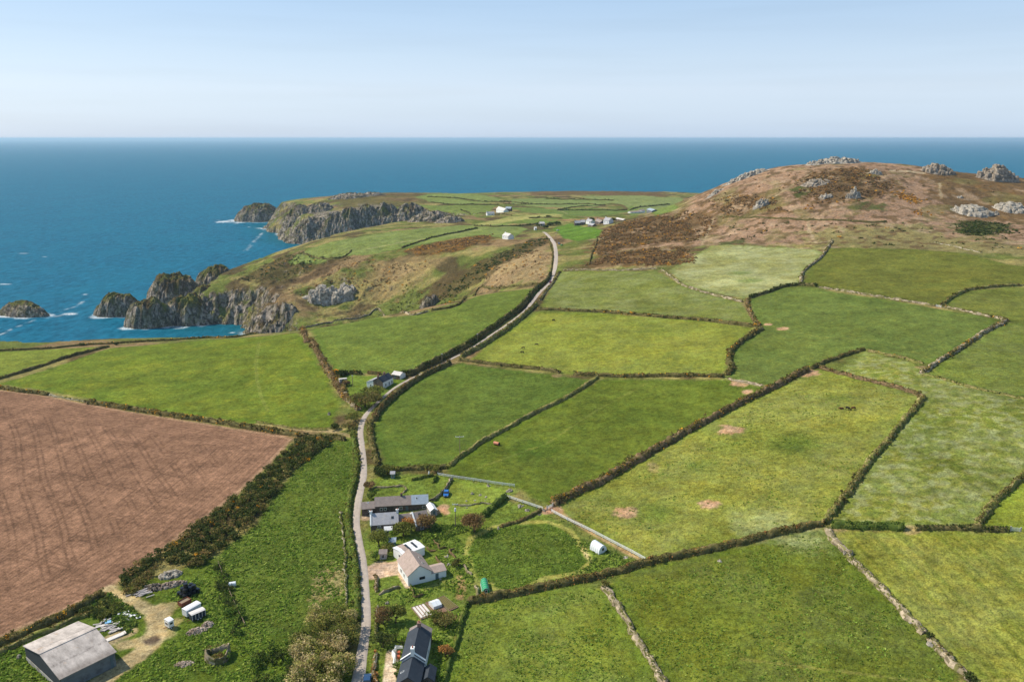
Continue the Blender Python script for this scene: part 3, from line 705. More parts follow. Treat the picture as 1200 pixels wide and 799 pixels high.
def smooth_line(P, step=1.2, jit=0.25):
    P = np.asarray(P, float); out = []
    n = len(P)
    for i in range(n - 1):
        p0 = P[max(i - 1, 0)]; p1 = P[i]; p2 = P[i + 1]; p3 = P[min(i + 2, n - 1)]
        k = max(1, int(np.linalg.norm(p2 - p1) / step)); t = np.arange(k)[:, None] / k
        out.append(0.5 * (2 * p1 + (p2 - p0) * t + (2 * p0 - 5 * p1 + 4 * p2 - p3) * t * t + (3 * p1 - p0 - 3 * p2 + p3) * t ** 3))
    out.append(P[-1:]); out = np.concatenate(out)
    out[1:-1] += rng.normal(size=out[1:-1].shape) * jit
    return out
def line_frames(L):
    T = np.gradient(L, axis=0); T /= np.linalg.norm(T, axis=1, keepdims=True) + 1e-9
    return T, np.c_[-T[:, 1], T[:, 0]]
def px_of(L):
    z = H(L[:, 0], L[:, 1]); return z
BANKC = {'grass': [(124,118,66),(108,112,54),(136,124,80)], 'stone': [(150,136,112),(128,116,92),(166,150,126),(112,108,66)], 'earth': [(112,92,66),(96,86,54),(126,104,76)],
         'dark': [(98,92,54),(112,100,62),(88,82,48)], 'pale': [(150,140,118),(128,120,92),(166,156,136),(108,108,64)], 'green': [(84,98,42),(98,106,48),(74,88,38)], 'white': [(226,226,222)]}
BANKC = {k: np.array([lin(c) for c in v]) for k, v in BANKC.items()}
def bank_mesh(name, L, w, h, pal, rough=0.2, crown=0.55):
    n = len(L); T, N = line_frames(L); prof = np.array([(-0.5, -0.12), (-0.44, 0.45), (-0.3, 0.85), (-0.08, 1.0), (0.14, 0.98), (0.32, 0.82), (0.45, 0.42), (0.5, -0.12)])
    wv = w * (1 + 0.42 * perlin(np.arange(n) * 0.23, np.arange(n) * 0 + rng.random() * 90, 1)); hv = h * (1 + 0.45 * perlin(np.arange(n) * 0.31, np.arange(n) * 0 + rng.random() * 90, 2))
    taper = np.minimum(1, np.minimum(np.arange(n), np.arange(n)[::-1]) / 1.5 + 0.35); hv = hv * taper
    m = len(prof); V = np.zeros((n, m, 3))
    for j, (a, b) in enumerate(prof):
        off = a * wv + rng.normal(size=n) * rough * w * 0.18
        V[:, j, :2] = L + N * off[:, None]
        V[:, j, 2] = H(V[:, j, 0], V[:, j, 1]) + b * hv + (rng.normal(size=n) * rough * h * 0.35 if 0 < j < m - 1 else 0)
    I = np.arange(n * m).reshape(n, m)
    F = np.stack([I[:-1, :-1].ravel(), I[1:, :-1].ravel(), I[1:, 1:].ravel(), I[:-1, 1:].ravel()], 1)
    # end caps
    caps = []
    for e in (0, n - 1):
        for a, b, c_, d in ((0, 1, 6, 7), (1, 2, 5, 6), (2, 3, 4, 5)): caps.append([I[e, a], I[e, b], I[e, c_], I[e, d]])
    F = np.concatenate([F, np.array(caps)])
    C = BANKC[pal][rng.integers(0, len(BANKC[pal]), len(F))] * rng.uniform(0.7, 1.25, len(F))[:, None]
    return mesh_np(name, V.reshape(-1, 3), F, STONE, {'tint': (np.c_[C, np.ones(len(F))], 'FACE')})

def hedge(kind, label, pts, w=2.2, h=1.3, bank='grass', fol='scrub', dens=1.0, fh=0.7, accent=None, af=0.06, cat=None, grow=1.0, world=False, leaf=None, group=None):
    w *= 0.88
    P = np.array(pts, float) if world else gpoly(pts)
    dist = np.hypot(P[:, 0], P[:, 1]).mean()
    L = smooth_line(P, max(1.0, dist / 280), 0.22)
    me = bank_mesh(kind, L, w, h, bank, 0.3 if cat != 'wall' else 0.22)
    o = tag(link(kind, me), label, cat or 'hedge', group)
    if dens > 0:
        length = np.linalg.norm(np.diff(L, axis=0), axis=1).sum(); s = leaf or max(0.17, dist * 0.00082)
        k = int(length * dens * 16 * (0.26 / s) ** 1.5)
        f = Fol(); idx = rng.random(k) * (len(L) - 1.01); i = idx.astype(int); t = (idx - i)[:, None]
        p = L[i] * (1 - t) + L[i + 1] * t; T, N = line_frames(L)
        clump = 0.5 + 0.9 * perlin(idx * 0.16 * max(1.0, dist / 280), idx * 0 + rng.random() * 99, 4)
        keep = rng.random(k) < np.clip(clump + 0.25, 0.1, 1); p, i, clump = p[keep], i[keep], np.clip(clump[keep], 0.05, 1.4); k = len(p)
        lat = np.clip(rng.normal(size=k) * 0.34, -0.75, 0.75)
        xy = p + N[i] * (lat * w)[:, None]
        top = h * (1 - (lat / 0.62) ** 2).clip(0.15, 1) + fh * clump * (1 - np.abs(lat)) * rng.random(k) ** 0.7 * grow
        z = H(xy[:, 0], xy[:, 1]) + top
        out = np.c_[N[i] * np.sign(lat)[:, None] * 0.6, np.full(k, 0.7)]
        c = f.cols(fol, k); 
        if accent:
            am = (perlin(idx[keep] * 0.35, idx[keep] * 0 + 7.7, 6) > 0.52 - 4 * af) & (rng.random(k) < 0.55)
            c[am] = f.cols(accent, am.sum())
        f.leaves(np.c_[xy, z], s, c, out)
        if fh >= 0.5 and dens >= 0.6:
            nb = int(length * min(dens, 1.6) / 3.6)
            for _ in range(nb):
                u = rng.random() * (len(L) - 1.01); i0 = int(u); b_ = L[i0] + N[i0] * rng.normal() * w * 0.28; rr = w * rng.uniform(0.2, 0.52)
                f.blob((b_[0], b_[1], Hs(*b_) + h * 0.75), (rr, rr, rr * rng.uniform(0.6, 1.0) * (0.6 + fh)), max(10, int(30 * (0.3 / s) ** 1.2)), s * 1.05, accent if accent and rng.random() < af * 1.5 else fol, 3)
        link('foliage', f.mesh('foliage'), o)
    return o

def tree(kind, label, px, py, rad, ht, pal, n=900, leaf=None, cat='tree', trunk=True, group=None, sx=1.0, lumps=9, world=None, fill=0.5, twigs=0):
    q = ground(px, py) if world is None else np.array([world[0], world[1], Hs(*world)])
    o = tag(empty(kind, q), label, cat, group); d = np.hypot(q[0], q[1])
    lf = leaf or max(0.17, d * 0.0008)
    f = Fol(); f.blob((0, 0, ht * 0.56), (rad * sx, rad, ht * 0.48), n, lf, pal, lumps, fill=fill)
    link('crown', f.mesh('crown'), o)
    bm = bmesh.new()
    def limb(a, b, r0, r1):
        a = Vector(a); b = Vector(b); dr = (b - a); rot = dr.to_track_quat('Z', 'Y').to_matrix().to_4x4()
        bmesh.ops.create_cone(bm, segments=7, radius1=r0, radius2=r1, depth=dr.length, cap_ends=True, matrix=Matrix.Translation((a + b) / 2) @ rot)
    tr = max(0.12, rad * 0.07)
    limb((0, 0, -0.2), (0, 0, ht * 0.4), tr, tr * 0.75)
    for k in range(6 + twigs):
        a = rng.random() * 6.28; e = rng.uniform(0.5, 0.95)
        limb((0, 0, ht * rng.uniform(0.18, 0.4)), (rad * sx * e * math.cos(a), rad * e * math.sin(a), ht * rng.uniform(0.5, 0.95)), tr * 0.5, tr * 0.12)
    me = bpy.data.meshes.new('trunk'); bm.to_mesh(me); bm.free(); me.materials.append(BARK)
    link('trunk', me, o)
    return o
def shrub(label, px, py, rad, ht, pal, n=260, kind='shrub', cat='shrub', **k): return tree(kind, label, px, py, rad, ht, pal, n, cat=cat, lumps=k.pop('lumps', 6), **k)

# ------------------------------------------------------------------ sea stacks, tors and crags (rock with its own volume)
def rock_mass(name, label, cx, cy, rx, ry, top, rot=0.0, floor=None, power=3.2, rough=1.0, grassy=True, pale=0.0, nr=70, na=150, boulders=0, bs=1.0, seed=0, cat='rock', group=None, blocky=True, lean=0.0, jag=1.0, bare=0.0):
    a = np.linspace(0, 2 * np.pi, na, endpoint=False); e = np.r_[0.001, np.linspace(0.06, 0.8, nr // 3), np.linspace(0.815, 1.12, nr - nr // 3)]
    E, A = np.meshgrid(e, a, indexing='ij')
    ox = cx + seed * 13.7; oy = cy - seed * 7.1
    outl = 1 + 0.22 * rough * fbm(np.cos(A) * 30 + ox, np.sin(A) * 30 + oy, 22, 501, 4)
    lx = rx * E * outl * np.cos(A); ly = ry * E * outl * np.sin(A)
    c, s = math.cos(rot), math.sin(rot); x = cx + lx * c - ly * s; y = cy + lx * s + ly * c
    g = H(x, y) if floor is None else np.full(x.shape, floor); sc = min(rx, ry)
    nz = fbm(x + ox, y + oy, sc * 0.9, 511, 4); rg = ridged(x + ox, y + oy, sc * 0.5, 521, 4)
    prof = np.clip(1 - E ** power, -0.6, 1)
    z = top * prof * (1 + 0.16 * nz * rough + 0.05 * rg * rough) + lean * lx / rx * top * prof
    if boulders:
        R = np.random.default_rng(900 + seed); zb = np.full(x.shape, -top * 0.4)
        for k in range(boulders):
            t = R.random() * 6.28; q = R.random() ** 0.6 * 0.95; bx = cx + (rx * q * math.cos(t)) * c - (ry * q * math.sin(t)) * s; by = cy + (rx * q * math.cos(t)) * s + (ry * q * math.sin(t)) * c
            br = bs * R.uniform(0.12, 0.34) * sc * (1.4 if q < 0.5 else 1.0); bh = top * (1.1 - 0.75 * q) * R.uniform(0.55, 1.1); ang = R.random() * 3.14; asx = R.uniform(0.6, 1.5)
            dx = (x - bx) * math.cos(ang) + (y - by) * math.sin(ang); dy = -(x - bx) * math.sin(ang) + (y - by) * math.cos(ang)
            d = np.maximum(np.abs(dx) / (br * asx), np.abs(dy) / br) * 0.6 + 0.4 * np.hypot(dx / (br * asx), dy / br)
            zb = np.maximum(zb, bh * np.clip((1.25 - d) * 2.6, -0.4, 1) + R.uniform(-.25, .25) * np.clip(dx, -br, br))
        z = np.maximum(zb, z * 0.45 - 0.4) 
    zz = g + z + (0.5 * ridged(x, y, 5, 531, 3) * rough if blocky else 0)
    zz = zz + (ridged(x, y, 9, 535, 3) * jag * min(2.2, top * 0.06) * rough * sstep(1.1, 0.9, E) if blocky else 0)
    zz[-1] = np.minimum(zz[-1], g[-1] - 1.2)
    nrr = len(e); I = np.arange(nrr * na).reshape(nrr, na); J = np.roll(I, -1, 1)
    F = np.stack([I[:-1].ravel(), I[1:].ravel(), J[1:].ravel(), J[:-1].ravel()], 1)
    V = np.stack([x, y, zz], -1)
    gx_ = np.roll(V, -1, 1) - np.roll(V, 1, 1); gr = np.gradient(V, axis=0); nn = np.cross(gr, gx_); nn /= np.linalg.norm(nn, axis=-1, keepdims=True) + 1e-9
    nzv = np.abs(nn[..., 2])
    rk = sstep(0.42, 0.78, E + bare + 0.35 * nz + 0.25 * fbm(x, y, 7, 545, 3)) * 0.97 if grassy else np.ones(x.shape)
    tn = np.zeros(x.shape + (4,)); tn[..., 3] = 1
    tn[..., :3] = G(96, 96, 50) + (G(88, 74, 50) - G(96, 96, 50)) * sstep(-0.2, 0.25, fbm(x, y, 12, 541, 3))[..., None]
    mk = np.zeros(x.shape + (4,)); mk[..., 0] = rk; mk[..., 2] = 0.6
    me = mesh_np(name, (V - np.array([cx, cy, 0])).reshape(-1, 3), F, {1: PALEROCK, 2: TANROCK, 3: TORROCK}[pale] if pale else LAND, {'tint': (tn.reshape(-1, 4), 'POINT'), 'msk': (mk.reshape(-1, 4), 'POINT')}, not pale)
    return tag(link(name, me, None, (cx, cy, 0)), label, cat, group)
def _rockmat(name, d0, d1, d2):
    pr = NT(name); _n1 = pr.noise(0.35, 6, 0.72); _n2 = pr.noise(1.6, 5, 0.7)
    _c = pr.mix(pr.ramp(_n1, 0.38, 0.60), d0, d1); _c = pr.mix(pr.ramp(pr.noise(0.22, 5, 0.7), 0.56, 0.68, 0, 0.75), _c, d2)
    _k = pr.math('ABSOLUTE', pr.math('SUBTRACT', pr.noise(0.4, 5, 0.6), 0.5)); _c = pr.mix(pr.ramp(_k, 0, 0.03, 0.7, 0), _c, (0.05, 0.045, 0.035))
    pr.color(pr.scale(_c, pr.ramp(_n2, 0.3, 0.7, 0.6, 1.3))); pr.bump(_n2, 0.8, 0.5); return pr.m
PALEROCK = _rockmat("lichened_rock", (0.22, 0.185, 0.145), (0.54, 0.48, 0.39), (0.12, 0.10, 0.05))
TANROCK = _rockmat("tan_rubble", (0.26, 0.185, 0.135), (0.52, 0.42, 0.34), (0.16, 0.13, 0.09))
TORROCK = _rockmat("brown_tor_rock", (0.17, 0.13, 0.09), (0.44, 0.37, 0.29), (0.20, 0.13, 0.04))
# ------------------------------------------------------------------ lane
def ribbon(name, pts, widths, mat, lift=0.09, step=1.0):
    P = gpoly(pts); d = np.r_[0, np.cumsum(np.linalg.norm(np.diff(P, axis=0), axis=1))]
    L = smooth_line(P, step, 0.0); dl = np.r_[0, np.cumsum(np.linalg.norm(np.diff(L, axis=0), axis=1))]
    w = np.interp(dl / dl[-1], d / d[-1], widths) * (1 + 0.06 * perlin(dl * 0.2, dl * 0, 3)); T, N = line_frames(L); offs = np.linspace(-0.5, 0.5, 7)
    V = np.zeros((len(L), 7, 3))
    for j, a in enumerate(offs):
        V[:, j, :2] = L + N * (a * w)[:, None]; V[:, j, 2] = H(V[:, j, 0], V[:, j, 1]) + lift + 0.04 * (1 - (2 * a) ** 2) - (0.25 if abs(a) == 0.5 else 0)
    I = np.arange(len(L) * 7).reshape(-1, 7); F = np.stack([I[:-1, :-1].ravel(), I[:-1, 1:].ravel(), I[1:, 1:].ravel(), I[1:, :-1].ravel()], 1)
    u = np.repeat(offs[None] * 2, len(L), 0)
    me = mesh_np(name, V.reshape(-1, 3), F, mat, {'across': (np.stack([u, u, u, u * 0 + 1], -1).reshape(-1, 4), 'POINT')}, True)
    return structure(link(name, me))
rm = NT("lane_tarmac"); ac = rm.attr('across'); ab = rm.math('ABSOLUTE', ac.outputs['Fac'])
rc_ = rm.mix(rm.ramp(rm.noise(0.5, 5, 0.7), 0.3, 0.7), G(158, 146, 136), G(182, 168, 154))
rc_ = rm.mix(rm.ramp(rm.noise(2.5, 4, 0.7), 0.55, 0.7, 0, 0.4), rc_, G(132, 122, 112))
rc_ = rm.mix(rm.math('MULTIPLY', rm.ramp(ab, 0.25, 0.05), rm.ramp(rm.noise(0.35, 4, 0.7), 0.5, 0.7, 0, 0.4)), rc_, G(130, 124, 96))
rm.color(rm.mix(rm.math('MULTIPLY', rm.ramp(ab, 0.72, 0.95), rm.ramp(rm.noise(1.1, 4, 0.7), 0.4, 0.6, 0.1, 0.8)), rc_, G(118, 112, 70)))
rm.bump(rm.noise(6, 3), 0.3, 0.05)
ROAD = [(417,815),(421,788),(425,760),(428.5,737),(429,715),(428,700),(427,680),(424.5,655),(420,632),(417.5,612),(419.5,590),(423,572),(426,557),(426,540),(424,522),(422.5,505),(427,489),(440,474),(459,457),(480,444.5),(501,435),(525,422.5),(551,409),(578,391),(601,375.5),(619,360),(635,340),(648,322),(651,310),(651.5,297),(650,287),(645,279),(637,272)]
RW = [4.0,3.6,3.2,3.0,3.0,3.0,3.0,2.9,2.9,2.9,3.0,3.1,3.1,2.9,2.9,3.0,3.0,2.4,2.1,2.1,2.1,2.1,2.1,2.1,2.2,2.8,3.4,4.0,4.4,4.4,4.4,4.4,4.2]
ribbon('road', ROAD, RW, rm.m)

# ------------------------------------------------------------------ hedges, banks and walls between the fields
HB = 'hedgebank'
# foreground and right
hedge(HB, 'long hedge with rusty brown growth running past the white tunnel to the five-way hedge meeting', [(547,706),(600,697),(633,690),(667,683),(700,676),(733,668),(757,660),(780,655),(850,641),(900,628),(940,619),(963,615)], 2.6, 1.5, 'dark', 'scrub', 1.3, 0.8, 'rust', 0.1)
hedge('hedge', 'thin green hedge from the black slate cottage garden up to the long rusty hedge', [(548,707),(541,733),(534,756),(526,780),(519,806)], 1.0, 0.9, 'green', 'green', 1.2, 0.35)
hedge(HB, 'stone bank falling from the five-way hedge meeting towards the bottom right corner', [(969,619),(975,630),(990,647),(1008,665),(1027,684),(1067,726),(1083,742)], 2.2, 0.9, 'stone', 'olive', 0.6, 0.4)
hedge(HB, 'last stretch of stone bank by the bottom edge ending in a dark bush', [(1090,748),(1100,760),(1117,778),(1137,797)], 2.0, 1.0, 'stone', 'scrub', 0.8, 0.6)
hedge(HB, 'short stone bank with a round bush at its upper end in the lower fields', [(707,688),(717,700),(727,713),(737,731),(747,750),(763,775),(779,801)], 1.9, 0.9, 'stone', 'olive', 0.6, 0.4)
hedge(HB, 'bank climbing from the five-way hedge meeting to the sharp corner of the patched field', [(966,614),(978,598),(990,583),(1003,565),(1017,544),(1040,517),(1060,493),(1083,466)], 2.4, 1.4, 'grass', 'scrub', 0.9, 0.6)
hedge(HB, 'low ochre bank along the top of the patched field', [(1083,466),(1077,463),(1053,455),(1020,447),(1000,442),(980,437),(960,431)], 2.2, 1.1, 'earth', 'scrub', 0.7, 0.5, 'rust', 0.06)
hedge(HB, 'long thick dark hedge dotted with gorse running diagonally up the middle of the fields', [(648,592),(667,582),(700,567),(733,548),(767,528),(800,509),(840,488),(880,467),(910,453),(933,440),(947,434)], 3.6, 1.9, 'earth', 'scrub', 1.6, 1.0, 'gorse', 0.08)
hedge(HB, 'upper end of the diagonal hedge rising to the blunt tip of the middle green field', [(950,433),(960,428),(975,422),(990,417),(1013,410)], 2.2, 1.3, 'dark', 'scrub', 1.0, 0.6)
hedge(HB, 'ragged low bank between the middle green field and the pale triangle', [(1013,410),(1033,415),(1050,418),(1067,423),(1082,426)], 1.8, 0.8, 'grass', 'scrub', 0.5, 0.5, 'gorse', 0.05)
hedge(HB, 'straight pinkish stone bank with gorse ends on the right of the middle green field', [(1080,438),(1100,424),(1117,414),(1133,403),(1153,390),(1167,383),(1180,376)], 2.6, 1.3, 'stone', 'scrub', 0.7, 0.5, 'gorse', 0.06)
hedge(HB, 'faint grassy bank trailing off to the right edge below the pinkish stone bank', [(1081,439),(1100,443),(1133,453),(1165,460),(1205,469)], 1.6, 0.6, 'grass', 'olive', 0.4, 0.3)
hedge(HB, 'stony bank under the olive field from the gorse corner to the small white gateway', [(1180,376),(1170,373),(1133,366),(1106,360)], 2.4, 1.1, 'stone', 'scrub', 0.7, 0.5, 'gorse', 0.04)
hedge(HB, 'long stony bank between the olive field and the middle green field', [(1098,359),(1080,356),(1060,353),(1030,348),(1000,343),(980,340),(960,337)], 2.4, 1.1, 'stone', 'olive', 0.6, 0.4)
hedge(HB, 'curving bank with a dark top edging the right hand olive field', [(1103,359),(1110,353),(1117,348),(1133,341),(1153,338),(1175,336),(1207,334)], 2.2, 1.4, 'grass', 'scrub', 0.8, 0.5)
hedge(HB, 'dark bushy bank below the white flowered field', [(957,336),(940,334.5),(917,337),(900,343),(888,346),(878,350)], 2.6, 1.7, 'dark', 'dark', 1.3, 0.8)
hedge(HB, 'stony bank climbing between the white flowered field and the olive field to the moor', [(938,333),(939,325),(943,317),(952,310),(960,304),(967,296),(971,289),(975,282)], 2.4, 1.3, 'stone', 'scrub', 0.6, 0.4)
hedge(HB, 'short winding bank with gorse at the right end of the flowered upper field', [(877,352),(876,358),(879,366),(883,374),(890,382)], 2.6, 1.4, 'earth', 'scrub', 0.9, 0.6, 'gorse', 0.1)
hedge(HB, 'thick curved hedgebank round the right end of the yellow green field', [(892,386),(884,391),(877,396),(867,402),(859,409),(855,416),(854,424),(857,433),(852,440)], 3.0, 1.8, 'dark', 'scrub', 1.4, 0.8, 'gorse', 0.04)
hedge(HB, 'bank with gorse tufts along the lower edge of the yellow green field', [(848,442),(813,441),(780,441),(753,441.5),(730,442),(710,441),(690,440),(672,438.5)], 2.2, 1.4, 'dark', 'scrub', 1.1, 0.7, 'gorse', 0.08)
hedge(HB, 'low dark bank from the lane hedge along the yellow green field', [(656,437),(640,434),(610,431),(588,428.5),(567,426),(538,422)], 2.0, 1.3, 'dark', 'scrub', 1.0, 0.6)
hedge(HB, 'straight grassy bank slanting down past the pink tank to the garden', [(700,443),(687,452),(673,461),(655,471),(633,481),(600,499),(583,508),(567,517),(550,529),(533,541),(526,547)], 2.3, 1.3, 'grass', 'olive', 0.6, 0.45)
hedge('stone_wall', 'low pinkish tumbled stone wall between two gaps in the middle of the fields', [(853,444),(865,447),(880,449.5),(893,452)], 2.0, 0.7, 'stone', 'brown', 0.15, 0.3, cat='wall')
hedge(HB, 'gorse dotted bank between the yellow green field and the upper flowered field', [(630,363),(660,364),(693,365.5),(720,367),(750,369.5),(785,373),(817,375),(850,379),(883,383),(888,384)], 2.2, 1.4, 'dark', 'scrub', 1.0, 0.7, 'gorse', 0.07)
hedge('stone_wall', 'thin straight stone wall under the gorse slope along the top of the upper field', [(660,317),(690,316.5),(720,317),(745,316.5),(772,315.5)], 1.6, 1.1, 'stone', 'olive', 0.3, 0.3, cat='wall')
hedge('stone_wall', 'mossy stone wall between the upper field and the white flowered field', [(775,316),(787,325),(800,334),(816,340),(833,345),(852,350),(870,354)], 2.0, 1.1, 'stone', 'olive', 0.5, 0.4, cat='wall')
hedge('hedge', 'dense clipped green hedge right of the five-way hedge meeting', [(975,617),(990,618.5),(1010,619),(1035,619),(1059,620)], 2.6, 1.7, 'green', 'green', 1.8, 0.5)
hedge(HB, 'dark bank from the hedge gap to the white gate at the right edge', [(1072,620),(1095,619.5),(1120,620),(1150,621),(1182,622)], 2.2, 1.2, 'dark', 'dark', 1.2, 0.5)
hedge(HB, 'bank climbing steeply to the right edge of the mottled field', [(1145,615),(1156,600),(1167,587),(1179,577),(1190,567),(1207,549)], 2.2, 1.3, 'grass', 'scrub', 0.9, 0.5)
# lane
hedge('lane_hedge', 'tall shady hedge above the lane beyond the farmhouse', [(478,441),(497,432),(513,424.5),(532,414.5),(550,404.5),(575,387),(598,371),(615,356),(633,337),(645,323)], 2.8, 3.0, 'dark', 'dark', 1.4, 0.7)
hedge('lane_hedge', 'scrubby hedge on the field side of the lane past the farmhouse', [(438,494),(446,481),(456,471),(470,459),(484,449),(498,440.5),(513,434),(528,426)], 2.6, 2.3, 'dark', 'brown', 1.6, 0.9, 'scrub', 0.1)
hedge('lane_hedge', 'low bank along the lane beside the yellow green field', [(540,419),(560,409),(580,396),(600,382),(617,368),(629,357)], 2.6, 2.2, 'grass', 'scrub', 1.0, 0.5)
hedge('lane_hedge', 'top stretch of stony lane bank beside the upper field', [(633,352),(643,338),(651,327),(656,319)], 2.0, 1.2, 'stone', 'scrub', 0.8, 0.5)
hedge('lane_hedge', 'bushy hedge on the right of the lane opposite the ploughed corner', [(434,497),(434,508),(436,520),(439,534),(444,546)], 2.6, 1.8, 'dark', 'scrub', 1.8, 1.0, 'olive', 0.1)
hedge('lane_hedge', 'leafy hedge on the left of the lane beside the rough field', [(413,508),(417,530),(418,550),(414,570),(409,588),(407.5,612),(412,640),(417,668),(419,700),(418,728)], 2.2, 1.4, 'olive' if False else 'green', 'olive', 1.5, 0.8, 'bright', 0.08)
hedge('lane_wall', 'crumbling pale stone wall just inside the leafy lane hedge', [(399,600),(402,625),(405,655),(406,690),(405,712)], 0.7, 0.6, 'pale', 'olive', 0.6, 0.4, cat='wall')
hedge('lane_wall', 'lane edge wall climbing the moor beyond the upper field', [(645.5,320),(647,308),(647.5,296),(645,286),(640,278)], 1.0, 1.1, 'dark', 'scrub', 0.5, 0.4, cat='wall')
# left
hedge(HB, 'gorse flecked hedge along the top of the ploughed field', [(-20,455),(0,455.5),(25,459),(52,462),(57,463)], 2.4, 1.4, 'dark', 'scrub', 1.4, 0.8, 'gorse', 0.1)
hedge('stone_wall', 'bare grey stretch of wall in the hedge above the ploughed field', [(57,463),(75,466.5),(103,471.5)], 1.4, 0.8, 'pale', 'olive', 0.25, 0.3, cat='wall')
hedge(HB, 'dark hedge with orange gorse heads running to the ploughed field corner', [(104,472),(150,479.5),(190,486),(213,489.5),(240,493.5),(267,497.5),(300,503),(333,508),(353,511)], 2.8, 1.6, 'dark', 'scrub', 1.6, 0.9, 'gorse', 0.1)
hedge('stone_wall', 'dark wall slanting between the small clifftop field and the big left field', [(-20,450),(0,444),(25,437),(50,429),(70,422),(90,416),(110,411),(128,406.5)], 1.6, 1.4, 'dark', 'scrub', 0.7, 0.4, cat='wall')
hedge('stone_wall', 'thin clifftop wall along the seaward edge of the left fields', [(-20,413),(0,411.5),(60,408.5),(95,405),(130,403),(180,400),(237,396.5),(293,392),(320,389),(347,387)], 1.4, 1.1, 'dark', 'scrub', 0.7, 0.4, 'gorse', 0.04, cat='wall')
hedge('stone_wall', 'grey clifftop wall above the cove along the second green field', [(350,386),(363,383),(380,379),(400,375),(425,371.5),(450,369),(475,367),(502,365)], 1.6, 1.2, 'stone', 'scrub', 0.4, 0.4, cat='wall')
hedge('stone_wall', 'winding field top wall climbing from the cove to the lane', [(505,364.5),(530,360),(543,352),(557,344),(583,338.5),(610,335.5),(636,333)], 1.8, 1.2, 'dark', 'scrub', 0.7, 0.5, cat='wall')
hedge(HB, 'wide broken bank of bushes and bare stone between the two big green fields', [(351,387),(357,393),(365,400),(373,415),(381,428),(388,440),(394,450),(400,460),(408,470)], 3.4, 1.5, 'earth', 'brown', 1.2, 1.3, 'gorse', 0.05)
hedge(HB, 'stony scrub bank from the farmhouse garden down to the lane bend', [(404,447),(403,458),(407,467),(412,474),(421,481)], 2.6, 1.4, 'stone', 'scrub', 1.2, 1.2, 'rust', 0.06)
hedge('hedge', 'dark hedge row above the farmhouse garden lawn', [(397,440),(410,438.5),(424,439)], 2.2, 1.6, 'dark', 'dark', 1.6, 1.2, 'gorse', 0.04)
hedge('hedge', 'brown clipped hedge behind the farmhouse', [(431,437.5),(440,438.5),(447,439)], 1.6, 1.2, 'dark', 'brown', 1.4, 0.7)
hedge(HB, 'bushy bank beside the rough track at the ploughed corner', [(356,512),(372,513.5),(390,513),(405,516)], 2.6, 1.4, 'dark', 'scrub', 1.6, 0.9)
hedge(HB, 'low grassy bank on the seaward side of the rough track', [(300,494),(330,499.5),(360,503),(383,504)], 1.3, 0.5, 'grass', 'olive', 0.4, 0.3)
hedge(HB, 'gorse hedge along the lower edge of the ploughed field above the barn', [(122,695),(105,705),(88,716),(60,729),(35,741),(0,755),(-25,765)], 3.0, 1.5, 'dark', 'scrub', 1.7, 0.9, 'gorse', 0.09)
hedge('stone_wall', 'overgrown bank running beside the barn below the gorse hedge', [(105,719),(85,727),(60,738),(35,748),(5,763),(-20,774)], 2.2, 0.9, 'grass', 'scrub', 0.8, 0.5, cat='wall')
# garden walls
hedge('garden_wall', 'stone wall slanting behind the blue car', [(530,562),(526,568),(520,575),(514,582),(507,586.5),(503,586)], 0.9, 1.1, 'stone', 'olive', 0.1, 0.2, cat='wall')
hedge('garden_hedge', 'rounded green hedge between the round brown tree and the rail fence', [(566,606),(572,600),(580,594),(588,587),(593,583)], 2.2, 1.7, 'green', 'green', 2.2, 0.6, cat='hedge')
hedge('garden_wall', 'brown topped wall curving from the rail fence to the round brown tree', [(634,597),(628,602),(618,607),(608,611),(598,614),(587,618)], 1.6, 0.8, 'dark', 'brown', 0.6, 0.4, cat='wall')
hedge('garden_wall', 'short stub wall beside the green tunnel', [(558,686),(560,694),(561,701)], 0.9, 0.9, 'stone', 'olive', 0.1, 0.2, cat='wall')
hedge('garden_wall', 'low stone line curving below the boulders on the lawn', [(534,592),(545,592.5),(556,591),(566,589.5),(576,590)], 0.7, 0.45, 'pale', 'olive', 0.3, 0.2, cat='wall')
hedge('garden_wall', 'L-shaped low brick wall nearest the flat rear roof of the white bungalow', [(500,641),(504,646),(511,645)], 0.5, 0.6, 'earth', 'olive', 0, cat='wall')
hedge('garden_wall', 'L-shaped low brick wall beyond the flat rear roof of the white bungalow', [(508,633),(512,638),(515,643),(523,641)], 0.5, 0.6, 'earth', 'olive', 0, cat='wall')
hedge('garden_wall', 'brick edging climbing the terrace right of the white bungalow', [(533,643),(527,645),(530,650),(534,653)], 0.6, 0.6, 'earth', 'olive', 0, cat='wall')
hedge('garden_wall', 'brick wall beside the lean-to of the white bungalow', [(511,652),(514,657),(517,661)], 0.5, 0.7, 'earth', 'olive', 0, cat='wall')
hedge('garden_wall', 'short slanting wall at the meadow edge right of the round garden bush', [(543,662),(547,668),(552,675)], 0.6, 0.7, 'stone', 'olive', 0, cat='wall')
hedge('garden_wall', 'stone wall under the lawn in front of the white bungalow', [(444,697),(451,694),(460,690.5),(469,688)], 0.9, 1.0, 'stone', 'scrub', 0.3, 0.3, cat='wall')
hedge('garden_wall', 'dark shrubby wall between the lane and the bungalow lawn', [(441,674),(442,684),(441.5,694)], 0.9, 0.9, 'stone', 'brown', 1.0, 0.6, cat='wall')
hedge('garden_wall', 'brick wall with a path end below the bungalow corner', [(481,687),(485,694),(488,700),(497,696)], 0.6, 0.7, 'earth', 'green', 0.5, 0.3, cat='wall')
hedge('garden_wall', 'broken white stone wall along the lane above the black slate cottage', [(443,712),(441,725),(441,735),(443,745),(446,752)], 0.8, 0.9, 'pale', 'olive', 0.8, 0.7, cat='wall')
